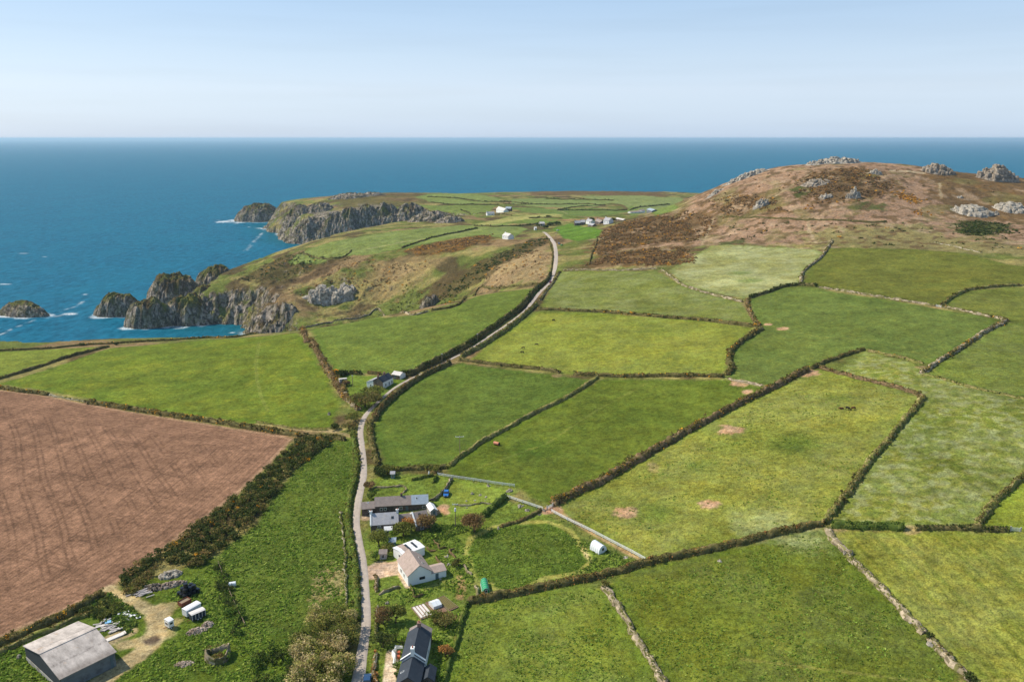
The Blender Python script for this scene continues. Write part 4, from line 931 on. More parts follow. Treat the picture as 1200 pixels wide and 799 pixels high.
hedge('garden_wall', 'rockery wall of pale stones and red plants by the lane at the bottom', [(441,765),(439,775),(438,785),(440,795),(442,806)], 1.1, 0.8, 'pale', 'rust', 0.7, 0.5, cat='wall')
hedge('garden_wall', 'curved low wall on the lawn above the long cottage', [(438,571),(450,571.5),(464,570),(472,570),(477,573),(472,578)], 0.7, 0.6, 'stone', 'olive', 0.1, cat='wall')
hedge('garden_hedge', 'low clipped hedge in the garden north of the cottages', [(482,563),(492,561),(503,558.5),(508,557)], 1.0, 1.0, 'green', 'olive', 1.4, 0.3, cat='hedge')
hedge('garden_hedge', 'short dark hedge stub below the garden statue', [(512,559),(510,563),(508,566)], 1.2, 1.2, 'green', 'green', 1.4, 0.4, cat='hedge')
hedge('garden_hedge', 'hedge along the top of the cottage garden from the lane to the slanting bank', [(440,555),(455,551),(470,551),(485,550),(500,549),(515,549),(524,548)], 2.4, 1.4, 'dark', 'olive', 1.6, 0.9, cat='hedge')
# the moor
hedge('stone_wall', 'long dark wall running level across the foot of the hill', [(842,255),(870,255.5),(900,256),(930,257.5),(960,258.5),(1000,260),(1040,261)], 1.4, 1.3, 'dark', 'scrub', 0.2, cat='wall')
hedge('stone_wall', 'thin dark wall descending through the gorse slope left of the hill', [(700,281),(697,290),(693,300),(690,311)], 1.3, 1.3, 'dark', 'scrub', 0.2, cat='wall')
hedge('stone_wall', 'pale rubble line crossing the grass below the right hand crags', [(1095,284),(1115,288),(1130,292),(1150,296)], 1.8, 0.7, 'pale', 'scrub', 0.2, cat='wall')
farw = [
 ([(500,231),(530,232),(560,236),(590,237),(620,238.5)], 'far dark field wall nearest the sea behind the white farm', ),
 ([(590,239),(620,240),(650,240),(680,239.5),(700,240)], 'far dark wall right of the white farm below the sea line'),
 ([(653,246.5),(668,243.5),(690,241.5),(710,240.5)], 'far wall curving round the small green paddocks'),
 ([(655,246.7),(680,246.5),(710,246.5),(735,246.5)], 'far straight wall under the small green paddocks'),
 ([(738,246.5),(755,242.5),(785,240)], 'far wall beside the long white farm sheds'),
 ([(540,246),(575,251),(600,253)], 'far wall below the white farm in the valley'),
 ([(555,265),(580,266),(610,265),(632,262)], 'wall below the straw coloured far field'),
 ([(620,256),(640,255.5),(660,256.5)], 'short far wall before the distant village'),
 ([(505,237),(530,240),(560,240),(585,240)], 'far hedge line left of the white farm'),
 ([(640,233),(680,234),(720,235)], 'faint wall across the farthest right fields'),
 ([(470,291),(500,281),(540,272),(560,268)], 'wall along the green slope of the middle headland'),
 ([(350,297),(380,304),(405,300),(412,293)], 'wall round the small green patch on the middle headland'),
]
for pts, lb in farw: hedge('field_wall', lb, pts, 2.0, 1.5, 'dark', 'dark', 0.5, 0.6, cat='wall')

# ------------------------------------------------------------------ scrub, tussocks, gorse (nobody could count them)
def scatter(poly_px, n, thr, scale, seed, pal, r, hgt, leaves, leaf, name, f=None, accent=None, af=0.0):
    P = gpoly(poly_px); f = f or Fol()
    lo, hi = P.min(0), P.max(0); q = lo + rng.random((n * 3, 2)) * (hi - lo)
    q = q[inside(q[:, 0], q[:, 1], P)]
    if np.hypot(*P.mean(0)) > 500: q = q[seg_dist(q[:, 0], q[:, 1], P) > rng.random(len(q)) ** 2 * 26]
    q = q[(fbm(q[:, 0], q[:, 1], scale, seed, 3) + 0.25 * rng.normal(size=len(q)) * 0.3) > thr][:n]
    if len(q) == 0: return f
    k = len(q); rr = r * rng.uniform(0.5, 1.4, k); z = H(q[:, 0], q[:, 1])
    rep = np.repeat(np.arange(k), leaves); d = rng.normal(size=(len(rep), 3)); d /= np.linalg.norm(d, axis=1, keepdims=True); d[:, 2] = np.abs(d[:, 2])
    rad = rng.random(len(rep)) ** 0.4
    Pp = np.c_[q[rep], z[rep]] + d * (rad * rr[rep])[:, None] * np.array([1, 1, hgt])
    pc = PAL[pal][rng.integers(0, len(PAL[pal]), k)] * rng.uniform(0.7, 1.25, k)[:, None]
    if accent is not None:
        am = rng.random(k) < af; pc[am] = PAL[accent][rng.integers(0, len(PAL[accent]), am.sum())]
    f.leaves(Pp, leaf * np.sqrt(rr[rep] / r), pc[rep] * rng.uniform(0.8, 1.2, len(rep))[:, None], d * 0.4 + np.array([0, 0, 1.2]))
    return f
def stuff(name, f): o = link(name, f.mesh(name)); o['kind'] = 'stuff'; return o
f = None
for pl, n, pal in (([(700,300),(690,290),(705,270),(740,258),(800,247),(840,253),(836,270),(820,282),(770,286),(735,292)], 2600, 'heath'), ([(684,312),(700,299),(760,291),(800,289),(815,299),(816,309),(770,312),(720,311)], 1500, 'heath'),
                   ([(690,311),(697,282),(703,282),(697,311)], 120, 'orange'),
                   ([(923,217),(960,200),(1000,196),(1040,205),(1052,220),(1035,232),(1000,238),(960,240),(930,228)], 900, 'heath'), ([(827,237),(870,226),(905,231),(925,248),(880,252),(850,255)], 500, 'heath'),
                   ([(1080,205),(1120,199),(1260,203),(1260,266),(1160,259),(1110,256),(1095,235)], 1500, 'heath')):
    f = scatter(pl, n, -0.12, 16, 601, pal, 1.5, 0.7, 9, 0.62, 'x', f, 'orange', 0.07)
f = scatter([(840,215),(985,192),(1100,203),(1250,220),(1260,300),(1100,292),(975,284),(850,284),(770,270)], 1700, 0.08, 20, 605, 'heath', 1.4, 0.7, 9, 0.6, 'x', f, 'orange', 0.06)
f = scatter([(840,260),(960,262),(1100,262),(1250,268),(1260,300),(1100,293),(975,285),(850,284)], 420, 0.1, 20, 607, 'dark', 1.6, 0.7, 9, 0.6, 'x', f, 'orange', 0.06)
f = scatter([(1112,262),(1135,258),(1190,262),(1195,272),(1150,280),(1118,272)], 420, -0.2, 12, 606, 'dark', 1.7, 0.7, 9, 0.65, 'x', f)
for px, py, r_, n in ((1063,230,6,40),(1068,235,5,26),(1192,245,5,14),(1078,250,4,10),(947,244,3,6)):
    q = ground(px, py)
    for k in range(n):
        a, b = rng.normal(size=2) * r_; f.blob((q[0] + a, q[1] + b, Hs(q[0] + a, q[1] + b) + 0.4), (1.3, 1.3, 0.9), 10, 0.6, 'orange', 3)
stuff('gorse_scrub', f)
f = None
for pl, n, pal, af in (([(490,342),(540,318),(580,300),(640,276),(644,282),(612,300),(570,326),(535,345),(500,352)], 1500, 'dark', 0.08), ([(270,330),(330,300),(370,300),(420,302),(360,318),(310,330)], 500, 'dark', 0.05),
                   ([(472,293),(520,282),(578,274),(578,283),(535,295),(490,299)], 800, 'heath', 0.2), ([(430,350),(480,330),(560,335),(530,358),(440,366)], 700, 'olive', 0.05),
                   ([(560,320),(640,290),(646,330),(560,342)], 160, 'heath', 0.1), ([(330,340),(420,300),(520,300),(480,335),(360,360)], 380, 'heath', 0.15)):
    f = scatter(pl, n, -0.05, 22, 611, pal, 1.5, 0.6, 8, 0.6, 'x', f, 'orange', af)
stuff('heather_scrub', f)
f = scatter(FIELDS['rough'], 3000, -0.2, 9, 621, 'tuss', 0.42, 0.5, 5, 0.22, 'x')
f = scatter([(255,655),(300,613),(410,600),(418,715),(330,745),(292,742)], 1200, 0.0, 7, 622, 'tuss', 0.5, 0.6, 6, 0.24, 'x', f)
f = scatter([(130,800),(190,760),(215,742),(250,720),(262,690),(292,742),(330,748),(345,770),(340,820),(130,830)], 2400, -0.2, 8, 623, 'tuss', 0.5, 0.6, 6, 0.22, 'x', f, 'bright', 0.35)
f = scatter([(190,700),(230,676),(252,660),(285,742),(250,760),(230,745),(244,715)], 1300, -0.2, 8, 624, 'tuss', 0.55, 0.7, 7, 0.23, 'x', f, 'bright', 0.3)
f = scatter([(-20,770),(30,760),(70,800),(60,830),(-40,830)], 900, -0.4, 8, 625, 'tuss', 0.5, 0.8, 6, 0.26, 'x', f)
f = scatter([(85,715),(128,695),(150,708),(165,722),(150,745),(120,728)], 500, -0.3, 6, 626, 'green', 0.7, 0.9, 8, 0.25, 'x', f)
stuff('rough_grass', f)
f = scatter([(498,630),(525,622),(548,640),(556,680),(545,700),(520,690),(500,700),(470,712),(445,720),(440,700),(478,690),(505,680),(515,660)], 1100, -0.15, 5, 631, 'bright', 0.4, 0.7, 5, 0.2, 'x', None, 'green', 0.4)
f = scatter([(500,640),(530,628),(550,622),(540,615),(515,615),(490,625)], 900, -0.3, 5, 632, 'green', 0.6, 0.8, 6, 0.22, 'x', f, 'bright', 0.2)
f = scatter([(660,630),(690,634),(752,660),(690,682),(640,690),(650,683),(690,662),(690,650)], 800, -0.2, 6, 633, 'green', 0.4, 0.7, 5, 0.2, 'x', f, 'bright', 0.3)
f = scatter(FIELDS['meadow'], 1200, -0.1, 7, 634, 'tuss', 0.3, 0.6, 4, 0.2, 'x', f)
f = scatter([(505,740),(520,735),(540,712),(530,760),(519,800),(512,800)], 400, -0.3, 5, 635, 'bright', 0.35, 0.7, 5, 0.2, 'x', f)
stuff('garden_growth', f)
f = scatter([(640,605),(960,440),(1070,465),(985,590),(960,610),(760,655)], 2000, 0.08, 18, 641, 'tuss', 0.3, 0.35, 3, 0.24, 'x')
f = scatter([(715,691),(960,622),(1100,765),(1190,860),(830,860),(745,740)], 3800, -0.1, 12, 642, 'tuss', 0.3, 0.35, 3, 0.22, 'x', f)
f = scatter([(555,708),(700,690),(770,800),(800,850),(530,850),(530,770)], 2400, -0.1, 12, 643, 'tuss', 0.3, 0.35, 3, 0.22, 'x', f)
stuff('grass_tufts', f)

# ------------------------------------------------------------------ trees, thickets, shrubs
def thicket(label, poly_px, n, r, ht, pal, per=90, accent=None, af=0.0, kind='thicket', cat='thicket', leaf=None, mix=None):
    P = gpoly(poly_px); lo, hi = P.min(0), P.max(0); c = P.mean(0); q = lo + rng.random((n * 6, 2)) * (hi - lo); q = q[inside(q[:, 0], q[:, 1], P)][:n]
    z0 = Hs(*c); o = tag(empty(kind, (c[0], c[1], z0)), label, cat); f = Fol(); lf = leaf or max(0.19, np.hypot(*c) * 0.00085)
    for x, y in q:
        s = rng.uniform(0.6, 1.35); pl = pal if mix is None or rng.random() > 0.3 else mix
        if accent and rng.random() < af: pl = accent
        f.blob((x - c[0], y - c[1], Hs(x, y) - z0 + ht * 0.42 * s), (r * s, r * s, ht * 0.55 * s), int(per * s), lf, pl, 4)
    link('foliage', f.mesh('foliage'), o)
    return o
thicket('broad dark belt of scrub between the ploughed field and the rough field', [(346,517),(375,514),(393,516),(378,526),(352,545),(335,565),(320,583),(302,612),(280,630),(256,648),(236,664),(215,664),(190,662),(168,672),(150,688),(138,682),(175,657),(213,629),(250,602),(278,583),(318,546)], 620, 1.5, 2.0, 'dark', 90, 'gorse', 0.03, mix='scrub')
thicket('scrub with bare grey patches behind the rubble heaps', [(142,690),(158,676),(180,668),(185,676),(165,690),(152,698)], 26, 1.5, 2.0, 'scrub', 90)
thicket('dark brambles on the slope above the barn track', [(95,719),(122,703),(140,710),(150,717),(135,722),(115,728)], 40, 1.2, 1.5, 'dark', 70, mix='olive')
thicket('dark bracken bank below the white water tank fence', [(252,660),(262,668),(270,690),(280,715),(288,740),(276,748),(266,720),(256,690)], 60, 1.3, 1.6, 'green', 70, mix='dark')
thicket('wide pale twiggy tree clump overhanging the lane at the bottom', [(345,770),(352,745),(370,728),(392,722),(408,735),(412,760),(408,790),(395,815),(345,820)], 85, 2.6, 5.0, 'twig', 420, 'olive', 0.25, kind='willow_clump', cat='trees', leaf=0.18, mix='olive')
thicket('deep green bushes left of the pale twiggy clump', [(300,770),(330,755),(350,775),(352,815),(290,815)], 45, 1.5, 2.4, 'green', 110, mix='dark')
tree('round_tree', 'round brown tree casting a dark shadow beside the oval meadow', 556, 623, 4.2, 6.0, 'rust' if False else 'brown', 2600, 0.19, lumps=16, fill=0.35, twigs=8)
tree('tree', 'bare greyish tree hugging the right end of the lower cottage row', 501, 619, 3.4, 5.0, 'brown', 1500, 0.2, lumps=12)
tree('tree', 'reddish brown tree in front of the lower cottage row', 480, 620, 2.8, 4.4, 'rust', 1000, 0.19, lumps=10)
tree('tree', 'light green spreading tree below the middle of the lower cottage row', 473, 628, 3.6, 4.4, 'olive', 1500, 0.19, lumps=12)
tree('tree', 'olive green tree at the left corner below the white porch', 444, 640, 3.4, 5.4, 'olive', 1600, 0.19, lumps=12)
shrub('bright green bush beside the teal shed', 462, 630, 1.5, 2.6, 'bright', 420)
shrub('silvery green bush between the teal shed and the bungalow drive', 455, 648, 2.2, 3.2, 'olive', 700)
shrub('dark shrub at the lane below the olive green tree', 440, 655, 1.7, 2.6, 'green', 420)
tree('tree', 'dark copper tree between lane and garden above the black slate cottage', 449, 731, 2.8, 4.6, 'brown', 1300, 0.18, lumps=10)
tree('tree', 'yellow green tree beside the copper one above the black slate cottage', 464, 730, 2.7, 4.8, 'olive', 1300, 0.18, lumps=10)
shrub('dark spreading bush by the lane wall left of the black slate cottage', 449, 758, 3.2, 3.4, 'dark', 900)
shrub('small green bush touching the dark spreading one', 461, 748, 2.0, 2.4, 'green', 420)
shrub('yellow lime clipped bush at the cottage wall', 472, 754, 1.2, 2.3, 'bright', 360)
shrub('large olive bush behind the far chimney of the black slate cottage', 510, 730, 2.9, 3.2, 'olive', 1000)
shrub('second olive bush nearer the thin green hedge', 522, 735, 3.2, 3.4, 'scrub', 1000)
shrub('bare copper shrub with orange flowers right of the black slate cottage', 522, 769, 1.9, 2.8, 'rust', 520, twigs=10)
shrub('small round green bush on the cottage terrace', 465, 783, 0.9, 1.5, 'green', 200)
shrub('tiny terrace bush at the bottom edge', 464, 793, 0.7, 1.1, 'green', 140)
shrub('round bush at the upper end of the short stone bank', 708, 688, 1.6, 1.8, 'scrub', 300)
shrub('dark bush where the last stone bank meets the bottom edge', 1137, 797, 1.5, 1.8, 'dark', 260)
shrub('bush standing on the stone bank halfway down its lower end', 1090, 748, 1.2, 1.6, 'dark', 220)
shrub('orange flowering gorse by the field gate at the foot of the diagonal hedge', 649, 587, 1.2, 1.6, 'orange', 200)
shrub('round garden bush among the brick terraces', 537, 664, 1.9, 2.2, 'scrub', 420)
tree('tree', 'dark tree by the lane at the top of the cottage garden', 444, 558, 3.0, 3.8, 'dark', 900)
tree('tree', 'second dark tree right of the lane at the top of the cottage garden', 454, 555, 3.2, 3.6, 'olive', 900)
shrub('copper bush beside the lane above the long cottage', 434, 573, 2.3, 3.0, 'brown', 620)
shrub('green bush right above the low end of the long cottage', 436, 584, 2.0, 2.6, 'green', 520)
shrub('olive bush beside the garden statue', 510, 553, 2.2, 2.6, 'olive', 520)
tree('tree', 'big olive tree beside the lane below the farmhouse', 428, 476, 7.0, 6.4, 'scrub', 2600, lumps=18, sx=1.1)
tree('tree', 'pale olive tree close under the farmhouse wall', 438, 466, 5.6, 6.0, 'olive', 1700, lumps=10)
shrub('dark bush at the top corner of the farmhouse garden', 399, 441, 3.0, 3.6, 'dark', 420)
shrub('gorse bush in flower beside the dark garden corner bush', 394, 438, 2.0, 2.6, 'gorse', 260)
shrub('bush beside the pale farm hut', 405, 452, 2.2, 2.8, 'brown', 300)
shrub('green bush at the bend of the lane', 416, 494, 4.2, 4.2, 'olive', 620)
shrub('olive bush at the track mouth by the lane', 409, 503, 3.4, 3.4, 'scrub', 480)
shrub('dark bush below the white stone on the track', 392, 503, 2.4, 2.6, 'dark', 420)
shrub('dark bush between the pale outbuilding and the lane hedge', 474, 440, 2.4, 3.0, 'dark', 300)
shrub('bush on the field wall junction by the sea', 137, 404, 1.6, 1.8, 'dark', 160)
shrub('lone bush on the clifftop wall left of the junction', 96, 405, 1.8, 1.6, 'dark', 160)
for (px, py, r_, h_, lb) in ((638,268,5,5,'dark tree clump at the top of the lane'), (645,265,5,5,'second dark tree clump near the top of the lane'), (652,264,6,4.6,'long dark bushes beside the village road'), (632,266,4,4,'bush by the pale barn before the village'), (643,255,4,3,'lone dark bush in the far valley fields'),
                         (718,260,5,4.5,'dark trees at the right end of the distant village'), (693,259,4,4.5,'dark tree among the village roofs')):
    tree('tree', lb, px, py, r_, h_, 'dark', 260, 0.8, lumps=6)

# ------------------------------------------------------------------ rock
def at_h(px, py): return ground(px, py)
for i, ((bp, rx, ry, hh, ro), lb) in enumerate(zip(STACKS, ['big rounded dome of rock rising from the sea beside the cove', 'low blocky sea stack left of the big dome', 'green topped rounded rock behind the big dome', 'dark skerry at the left edge of the sea', 'rounded islet off the tip of the far headland', 'low reef between the islet and the far headland', 'grassy topped rock mass in front of the big dome', 'green flanked rock joining the big dome to the cliffs', 'small dark outer block left of the low blocky stack', 'green saddle of rock between the big dome and the mainland'])):
    q = atz(*bp, 0); rock_mass('sea_stack', lb, q[0], q[1] + ry * 0.7, rx, ry, hh, ro, -1.5, (3.2, 3.6, 3.0, 2.2, 2.6, 2.0, 3.6, 3.0, 3.0, 2.6)[i], 1.25, True, 0, 120, 240, 0, 1.0, i, 'sea stack', None, True, 0.0, 1.5)
def crag(label, px, py, wpx, hpx, n=26, tilt=0.0, depth=0.6, pale=1, power=2.5, rough=1.2, name='rock_outcrop', seed=0, hs=0.8, bs=0.62):
    q = ground(px, py); d = math.hypot(q[1], CAMZ - q[2]); s = d / FPX; rx = wpx * s / 2; hh = hpx * s * hs
    return rock_mass(name, label, q[0], q[1] + rx * depth * 0.3, rx, max(rx * depth, 2), hh, tilt, None, power, rough, not pale, pale, 90, 200, n * 2, bs, seed + int(px), 'rock', None)
crag('long pale summit tor on the hilltop', 980, 191, 68, 7.5, 60, 0.05, 0.3)
crag('pale tor sloping along the left skyline of the hill', 876, 208, 52, 6, 50, 0.25, 0.3)
crag('small pale rocks low on the left skyline of the hill', 838, 227, 20, 4, 16, 0.3, 0.4)
crag('brown and grey tor with gorse on the right skyline', 1101, 203, 38, 11, 34, 0.0, 0.6, pale=3)
crag('tall dark shouldered tor at the right end of the skyline', 1171, 212, 46, 19, 40, 0.0, 0.6, pale=3)
crag('big white crag low on the right of the hill', 1144, 251, 40, 10, 50, 0.0, 0.9, power=1.6)
crag('white crag cut by the right edge of the photo', 1188, 247, 34, 9, 44, 0.0, 0.9, power=1.6)
crag('small upright white crag in the middle of the hill face', 1001, 232, 19, 13, 18, 0.0, 0.5)
crag('small white crag on the left of the hill face', 892, 242, 19, 10, 18, 0.0, 0.5)
crag('flat grey slabs in the dark heather under the summit', 957, 216, 30, 4, 22, 0.0, 0.6, pale=3)
crag('scattered grey stones left of the middle white crag', 968, 232, 16, 5, 14, 0.0, 0.6)
crag('little grey rocks on the ridge right of the summit', 1027, 204, 16, 6, 14, 0.0, 0.6)
crag('pale stones beside the big white crag', 1168, 252, 8, 5, 8, 0.0, 0.6)
crag('pair of white boulders in the heather above the big white crag', 1125, 232, 7, 3, 5, 0.0, 0.6)
def face(label, px, py, rx, ry, h, rot=0.0, pale=1, seed=0, power=2.6): q = ground(px, py); return rock_mass('crag', label, q[0], q[1], rx, ry, h, rot, None, power, 1.6, not pale, pale, 130, 260, 0, 1.0, 200 + seed, 'rock', None, True, 0.0, 3.0, 0.32)
crag('grey crag shining on the middle headland above the cove', 386, 354, 58, 22, 16, 0.12, 0.42, hs=0.62, bs=0.95, rough=1.6)
crag('upper shoulder of the grey crag on the middle headland', 404, 344, 26, 14, 12, 0.3, 0.5, hs=0.62, bs=0.95, rough=1.6)
face('streaked grey cliff in the gully below the lane', 503, 357, 9, 6, 7, 0.3, 0, 3)
face('broken dark cliff rocks right of the cove', 325, 386, 20, 9, 9, 0.1, 0, 4)
for i, (px, py, rx, ry, h, lb) in enumerate(((408,259,30,24,15,'left pale crag on the far headland'), (430,252,24,22,16,'second pale crag on the far headland'), (452,258,30,24,18,'middle pale crag on the far headland'), (478,256,34,24,15,'right pale crag of the far headland face'), (505,258,30,18,11,'low crag near the right end of the far headland face'), (527,260,20,12,7,'last low crag at the right end of the far headland face'), (408,232,40,16,8,'grey ridge on the crest of the far headland'), (436,229,26,10,5,'small grey knoll on the crest of the far headland'), (345,254,34,24,14,'grey rounded nose of the far headland above the islet'), (372,246,30,20,11,'grey shoulder behind the nose of the far headland'), (356,273,36,18,13,'lower grey shelf of the far headland by the water'), (385,270,30,20,14,'grey buttress beside the lower shelf of the far headland'))): face(lb, px, py, rx, ry, h, 0.1 * (i % 3), 0, 10 + i, 2.0)
# ------------------------------------------------------------------ buildings
def bmbox(bm, x0, x1, y0, y1, z0, z1, M=None):
    vs = [bm.verts.new(v) for v in ((x0,y0,z0),(x1,y0,z0),(x1,y1,z0),(x0,y1,z0),(x0,y0,z1),(x1,y0,z1),(x1,y1,z1),(x0,y1,z1))]
    if M is not None:
        for v in vs: v.co = M @ v.co
    for f in ((0,3,2,1),(4,5,6,7),(0,1,5,4),(1,2,6,5),(2,3,7,6),(3,0,4,7)): bm.faces.new([vs[i] for i in f])
def bm_obj(name, bm, mat, parent=None, loc=None, rz=0.0, bevel=0.0, smooth=False):
    if bevel: bmesh.ops.bevel(bm, geom=bm.edges[:], offset=bevel, segments=2, affect='EDGES')
    bmesh.ops.recalc_face_normals(bm, faces=bm.faces)
    me = bpy.data.meshes.new(name); bm.to_mesh(me); bm.free(); me.materials.append(mat)
    if smooth: me.polygons.foreach_set('use_smooth', np.ones(len(me.polygons), bool))
    return link(name, me, parent, loc, rz)
def box_obj(name, mat, b, parent=None, loc=None, rz=0.0, bevel=0.0):
    bm = bmesh.new(); bmbox(bm, *b); return bm_obj(name, bm, mat, parent, loc, rz, bevel)
def cyl_bm(bm, a, b, r0, r1=None, seg=10):
    a = Vector(a); b = Vector(b); d = b - a
    bmesh.ops.create_cone(bm, segments=seg, radius1=r0, radius2=r0 if r1 is None else r1, depth=d.length, cap_ends=True, matrix=Matrix.Translation((a + b) / 2) @ d.to_track_quat('Z', 'Y').to_matrix().to_4x4())
def cyl_obj(name, mat, a, b, r0, r1=None, seg=10, parent=None, loc=None, rz=0.0):
    bm = bmesh.new(); cyl_bm(bm, a, b, r0, r1, seg); return bm_obj(name, bm, mat, parent, loc, rz)

def roof_mat(name, c, var=0.22, moss=None, rows=3.2):
    m = NT(name); n = m.noise(0.9, 5, 0.7); w = m.n("ShaderNodeTexWave", wave_type='BANDS', bands_direction='Z'); w.inputs['Scale'].default_value = rows; w.inputs['Distortion'].default_value = 1.5; w.inputs['Detail'].default_value = 2; m.l(m.pos(), w.inputs['Vector'])
    k = m.math('MULTIPLY', m.ramp(n, 0.3, 0.7, 1 - var, 1 + var), m.ramp(w.outputs['Fac'], 0, 1, 0.9, 1.08))
    k = m.math('MULTIPLY', k, m.ramp(m.noise(5, 3, 0.7), 0.3, 0.7, 0.85, 1.15))
    col = m.scale(tuple(c), k)
    if moss is not None: col = m.mix(m.ramp(m.noise(0.5, 5, 0.7), 0.52, 0.66, 0, 0.7), col, m.scale(tuple(moss), k))
    m.color(col); m.p.inputs['Roughness'].default_value = 0.75; m.p.inputs['Specular IOR Level'].default_value = 0.25; m.bump(w.outputs['Fac'], 0.2, 0.05); return m.m
M_ = dict(
 white=simple_mat('white_render', G(226,226,222), 0.8, 0.05, 0.6, 0.2, 0.05), stone=simple_mat('stone_wall', G(122,106,92), 0.9, 0.35, 1.4, 0.1, 0.8, G(92,80,70)), darkstone=simple_mat('dark_stone', G(96,86,78), 0.9, 0.35, 1.4, 0.1, 0.8, G(70,64,58)),
 slate=roof_mat('grey_slate', G(162,160,162), 0.14, G(176,168,158)), brown=roof_mat('brown_slate', G(140,126,118), 0.18, G(152,140,128)), blue=roof_mat('blue_slate', G(148,160,170), 0.12, G(166,172,174)), black=roof_mat('black_slate', G(54,60,68), 0.16, G(66,70,76)),
 tile=roof_mat('concrete_tile', G(166,146,134), 0.14, G(146,130,114), 2.6), pale=roof_mat('pale_roof', G(206,198,190), 0.12, G(170,156,142), 1.5), whiteroof=roof_mat('white_roof', G(224,222,220), 0.06, None, 1.0),
 glass=simple_mat('window_glass', (0.03, 0.035, 0.04), 0.12, 0.1, 1, 0.6, 0), frame=simple_mat('white_frame', G(222,222,220), 0.5, 0.04), darkframe=simple_mat('dark_frame', G(60,64,66), 0.5, 0.1), door=simple_mat('grey_door', G(90,104,108), 0.5, 0.1), brick=simple_mat('chimney_brick', G(140,112,96), 0.9, 0.3, 2), pot=simple_mat('terracotta', G(170,92,64), 0.8, 0.15),
 conc=simple_mat('concrete', G(176,170,160), 0.9, 0.15, 0.8, 0.1, 0.2, G(140,132,120)), board=simple_mat('dark_boarding', G(62,66,70), 0.7, 0.18, 1.0, 0.2, 0.2), steel=simple_mat('grey_cladding', G(108,112,114), 0.6, 0.14, 0.7, 0.3, 0.1, G(92,92,92)),
 wood=simple_mat('weathered_wood', G(140,122,100), 0.9, 0.25, 3), paleboard=simple_mat('pale_boards', G(212,204,196), 0.8, 0.1, 1.5), greyboard=simple_mat('grey_boards', G(168,160,156), 0.85, 0.2, 1.5), teal=simple_mat('teal_paint', G(52,104,112), 0.6, 0.15), blackplastic=simple_mat('black_wrap', (0.012, 0.013, 0.016), 0.3, 0.2, 2, 0.5), rustm=simple_mat('rusty_steel', G(120,70,50), 0.85, 0.3, 2), rubber=simple_mat('rubber', (0.02,0.02,0.02), 0.9, 0.1), pink=simple_mat('faded_red_steel', G(206,134,104), 0.6, 0.15, 1.5, 0.3, 0.1, G(170,90,66)),
 soil=simple_mat('bed_soil', G(126,98,80), 0.95, 0.25, 3, 0.1, 0.5), hide=simple_mat('dark_hide', G(52,34,28), 0.8, 0.15), hidered=simple_mat('bay_hide', G(96,52,36), 0.8, 0.15), hideblack=simple_mat('black_hide', G(28,25,25), 0.8, 0.15),
 galv=simple_mat('galvanised', G(206,210,212), 0.5, 0.08, 1, 0.4), polyw=simple_mat('white_polythene', G(226,228,228), 0.45, 0.05, 0.8, 0.4), netting=simple_mat('green_netting', G(46,150,100), 0.7, 0.12, 1.5), navy=simple_mat('navy_panels', G(44,52,66), 0.5, 0.1), skyblue=simple_mat('blue_sheet', G(130,180,216), 0.5, 0.1), yellow=simple_mat('yellow_flower', G(216,160,40), 0.9, 0.2, 3))
barnroof = NT('fibre_cement_roof')
_w = barnroof.n("ShaderNodeTexWave", wave_type='BANDS', bands_direction='X'); _w.inputs['Scale'].default_value = 2.2; _w.inputs['Distortion'].default_value = 0.3; barnroof.l(barnroof.pos(), _w.inputs['Vector'])
_ns = barnroof.noise(0.5, 6, 0.75, barnroof.vscale(barnroof.pos(), (1.2, 0.5, 1)))
_cc = barnroof.mix(barnroof.ramp(_ns, 0.35, 0.62), G(158,148,140), G(204,192,182)); _cc = barnroof.mix(barnroof.ramp(barnroof.noise(0.35, 5, 0.7), 0.6, 0.7, 0, 0.6), _cc, G(178,142,104))
_sy = barnroof.n("ShaderNodeSeparateXYZ"); barnroof.l(barnroof.pos(), _sy.inputs[0])
_dirt = barnroof.ramp(barnroof.noise(0.8, 5, 0.8), 0.45, 0.62, 0, 0.6)
def _band(c, w): return barnroof.ramp(barnroof.math('ABSOLUTE', barnroof.math('SUBTRACT', _sy.outputs[1], c)), w, w * 0.4, 0, 1)
for _b in (4.2, 12.3): _cc = barnroof.mix(barnroof.math('MULTIPLY', _band(_b, 0.45), _dirt), _cc, G(84,76,72))
_cc = barnroof.mix(barnroof.math('MULTIPLY', barnroof.ramp(_sy.outputs[1], 2.2, 0.4), 0.5), _cc, G(110,98,88))
barnroof.color(barnroof.scale(_cc, barnroof.ramp(_w.outputs['Fac'], 0, 1, 0.88, 1.06))); barnroof.bump(_w.outputs['Fac'], 0.4, 0.06)
M_['barnroof'] = barnroof.m

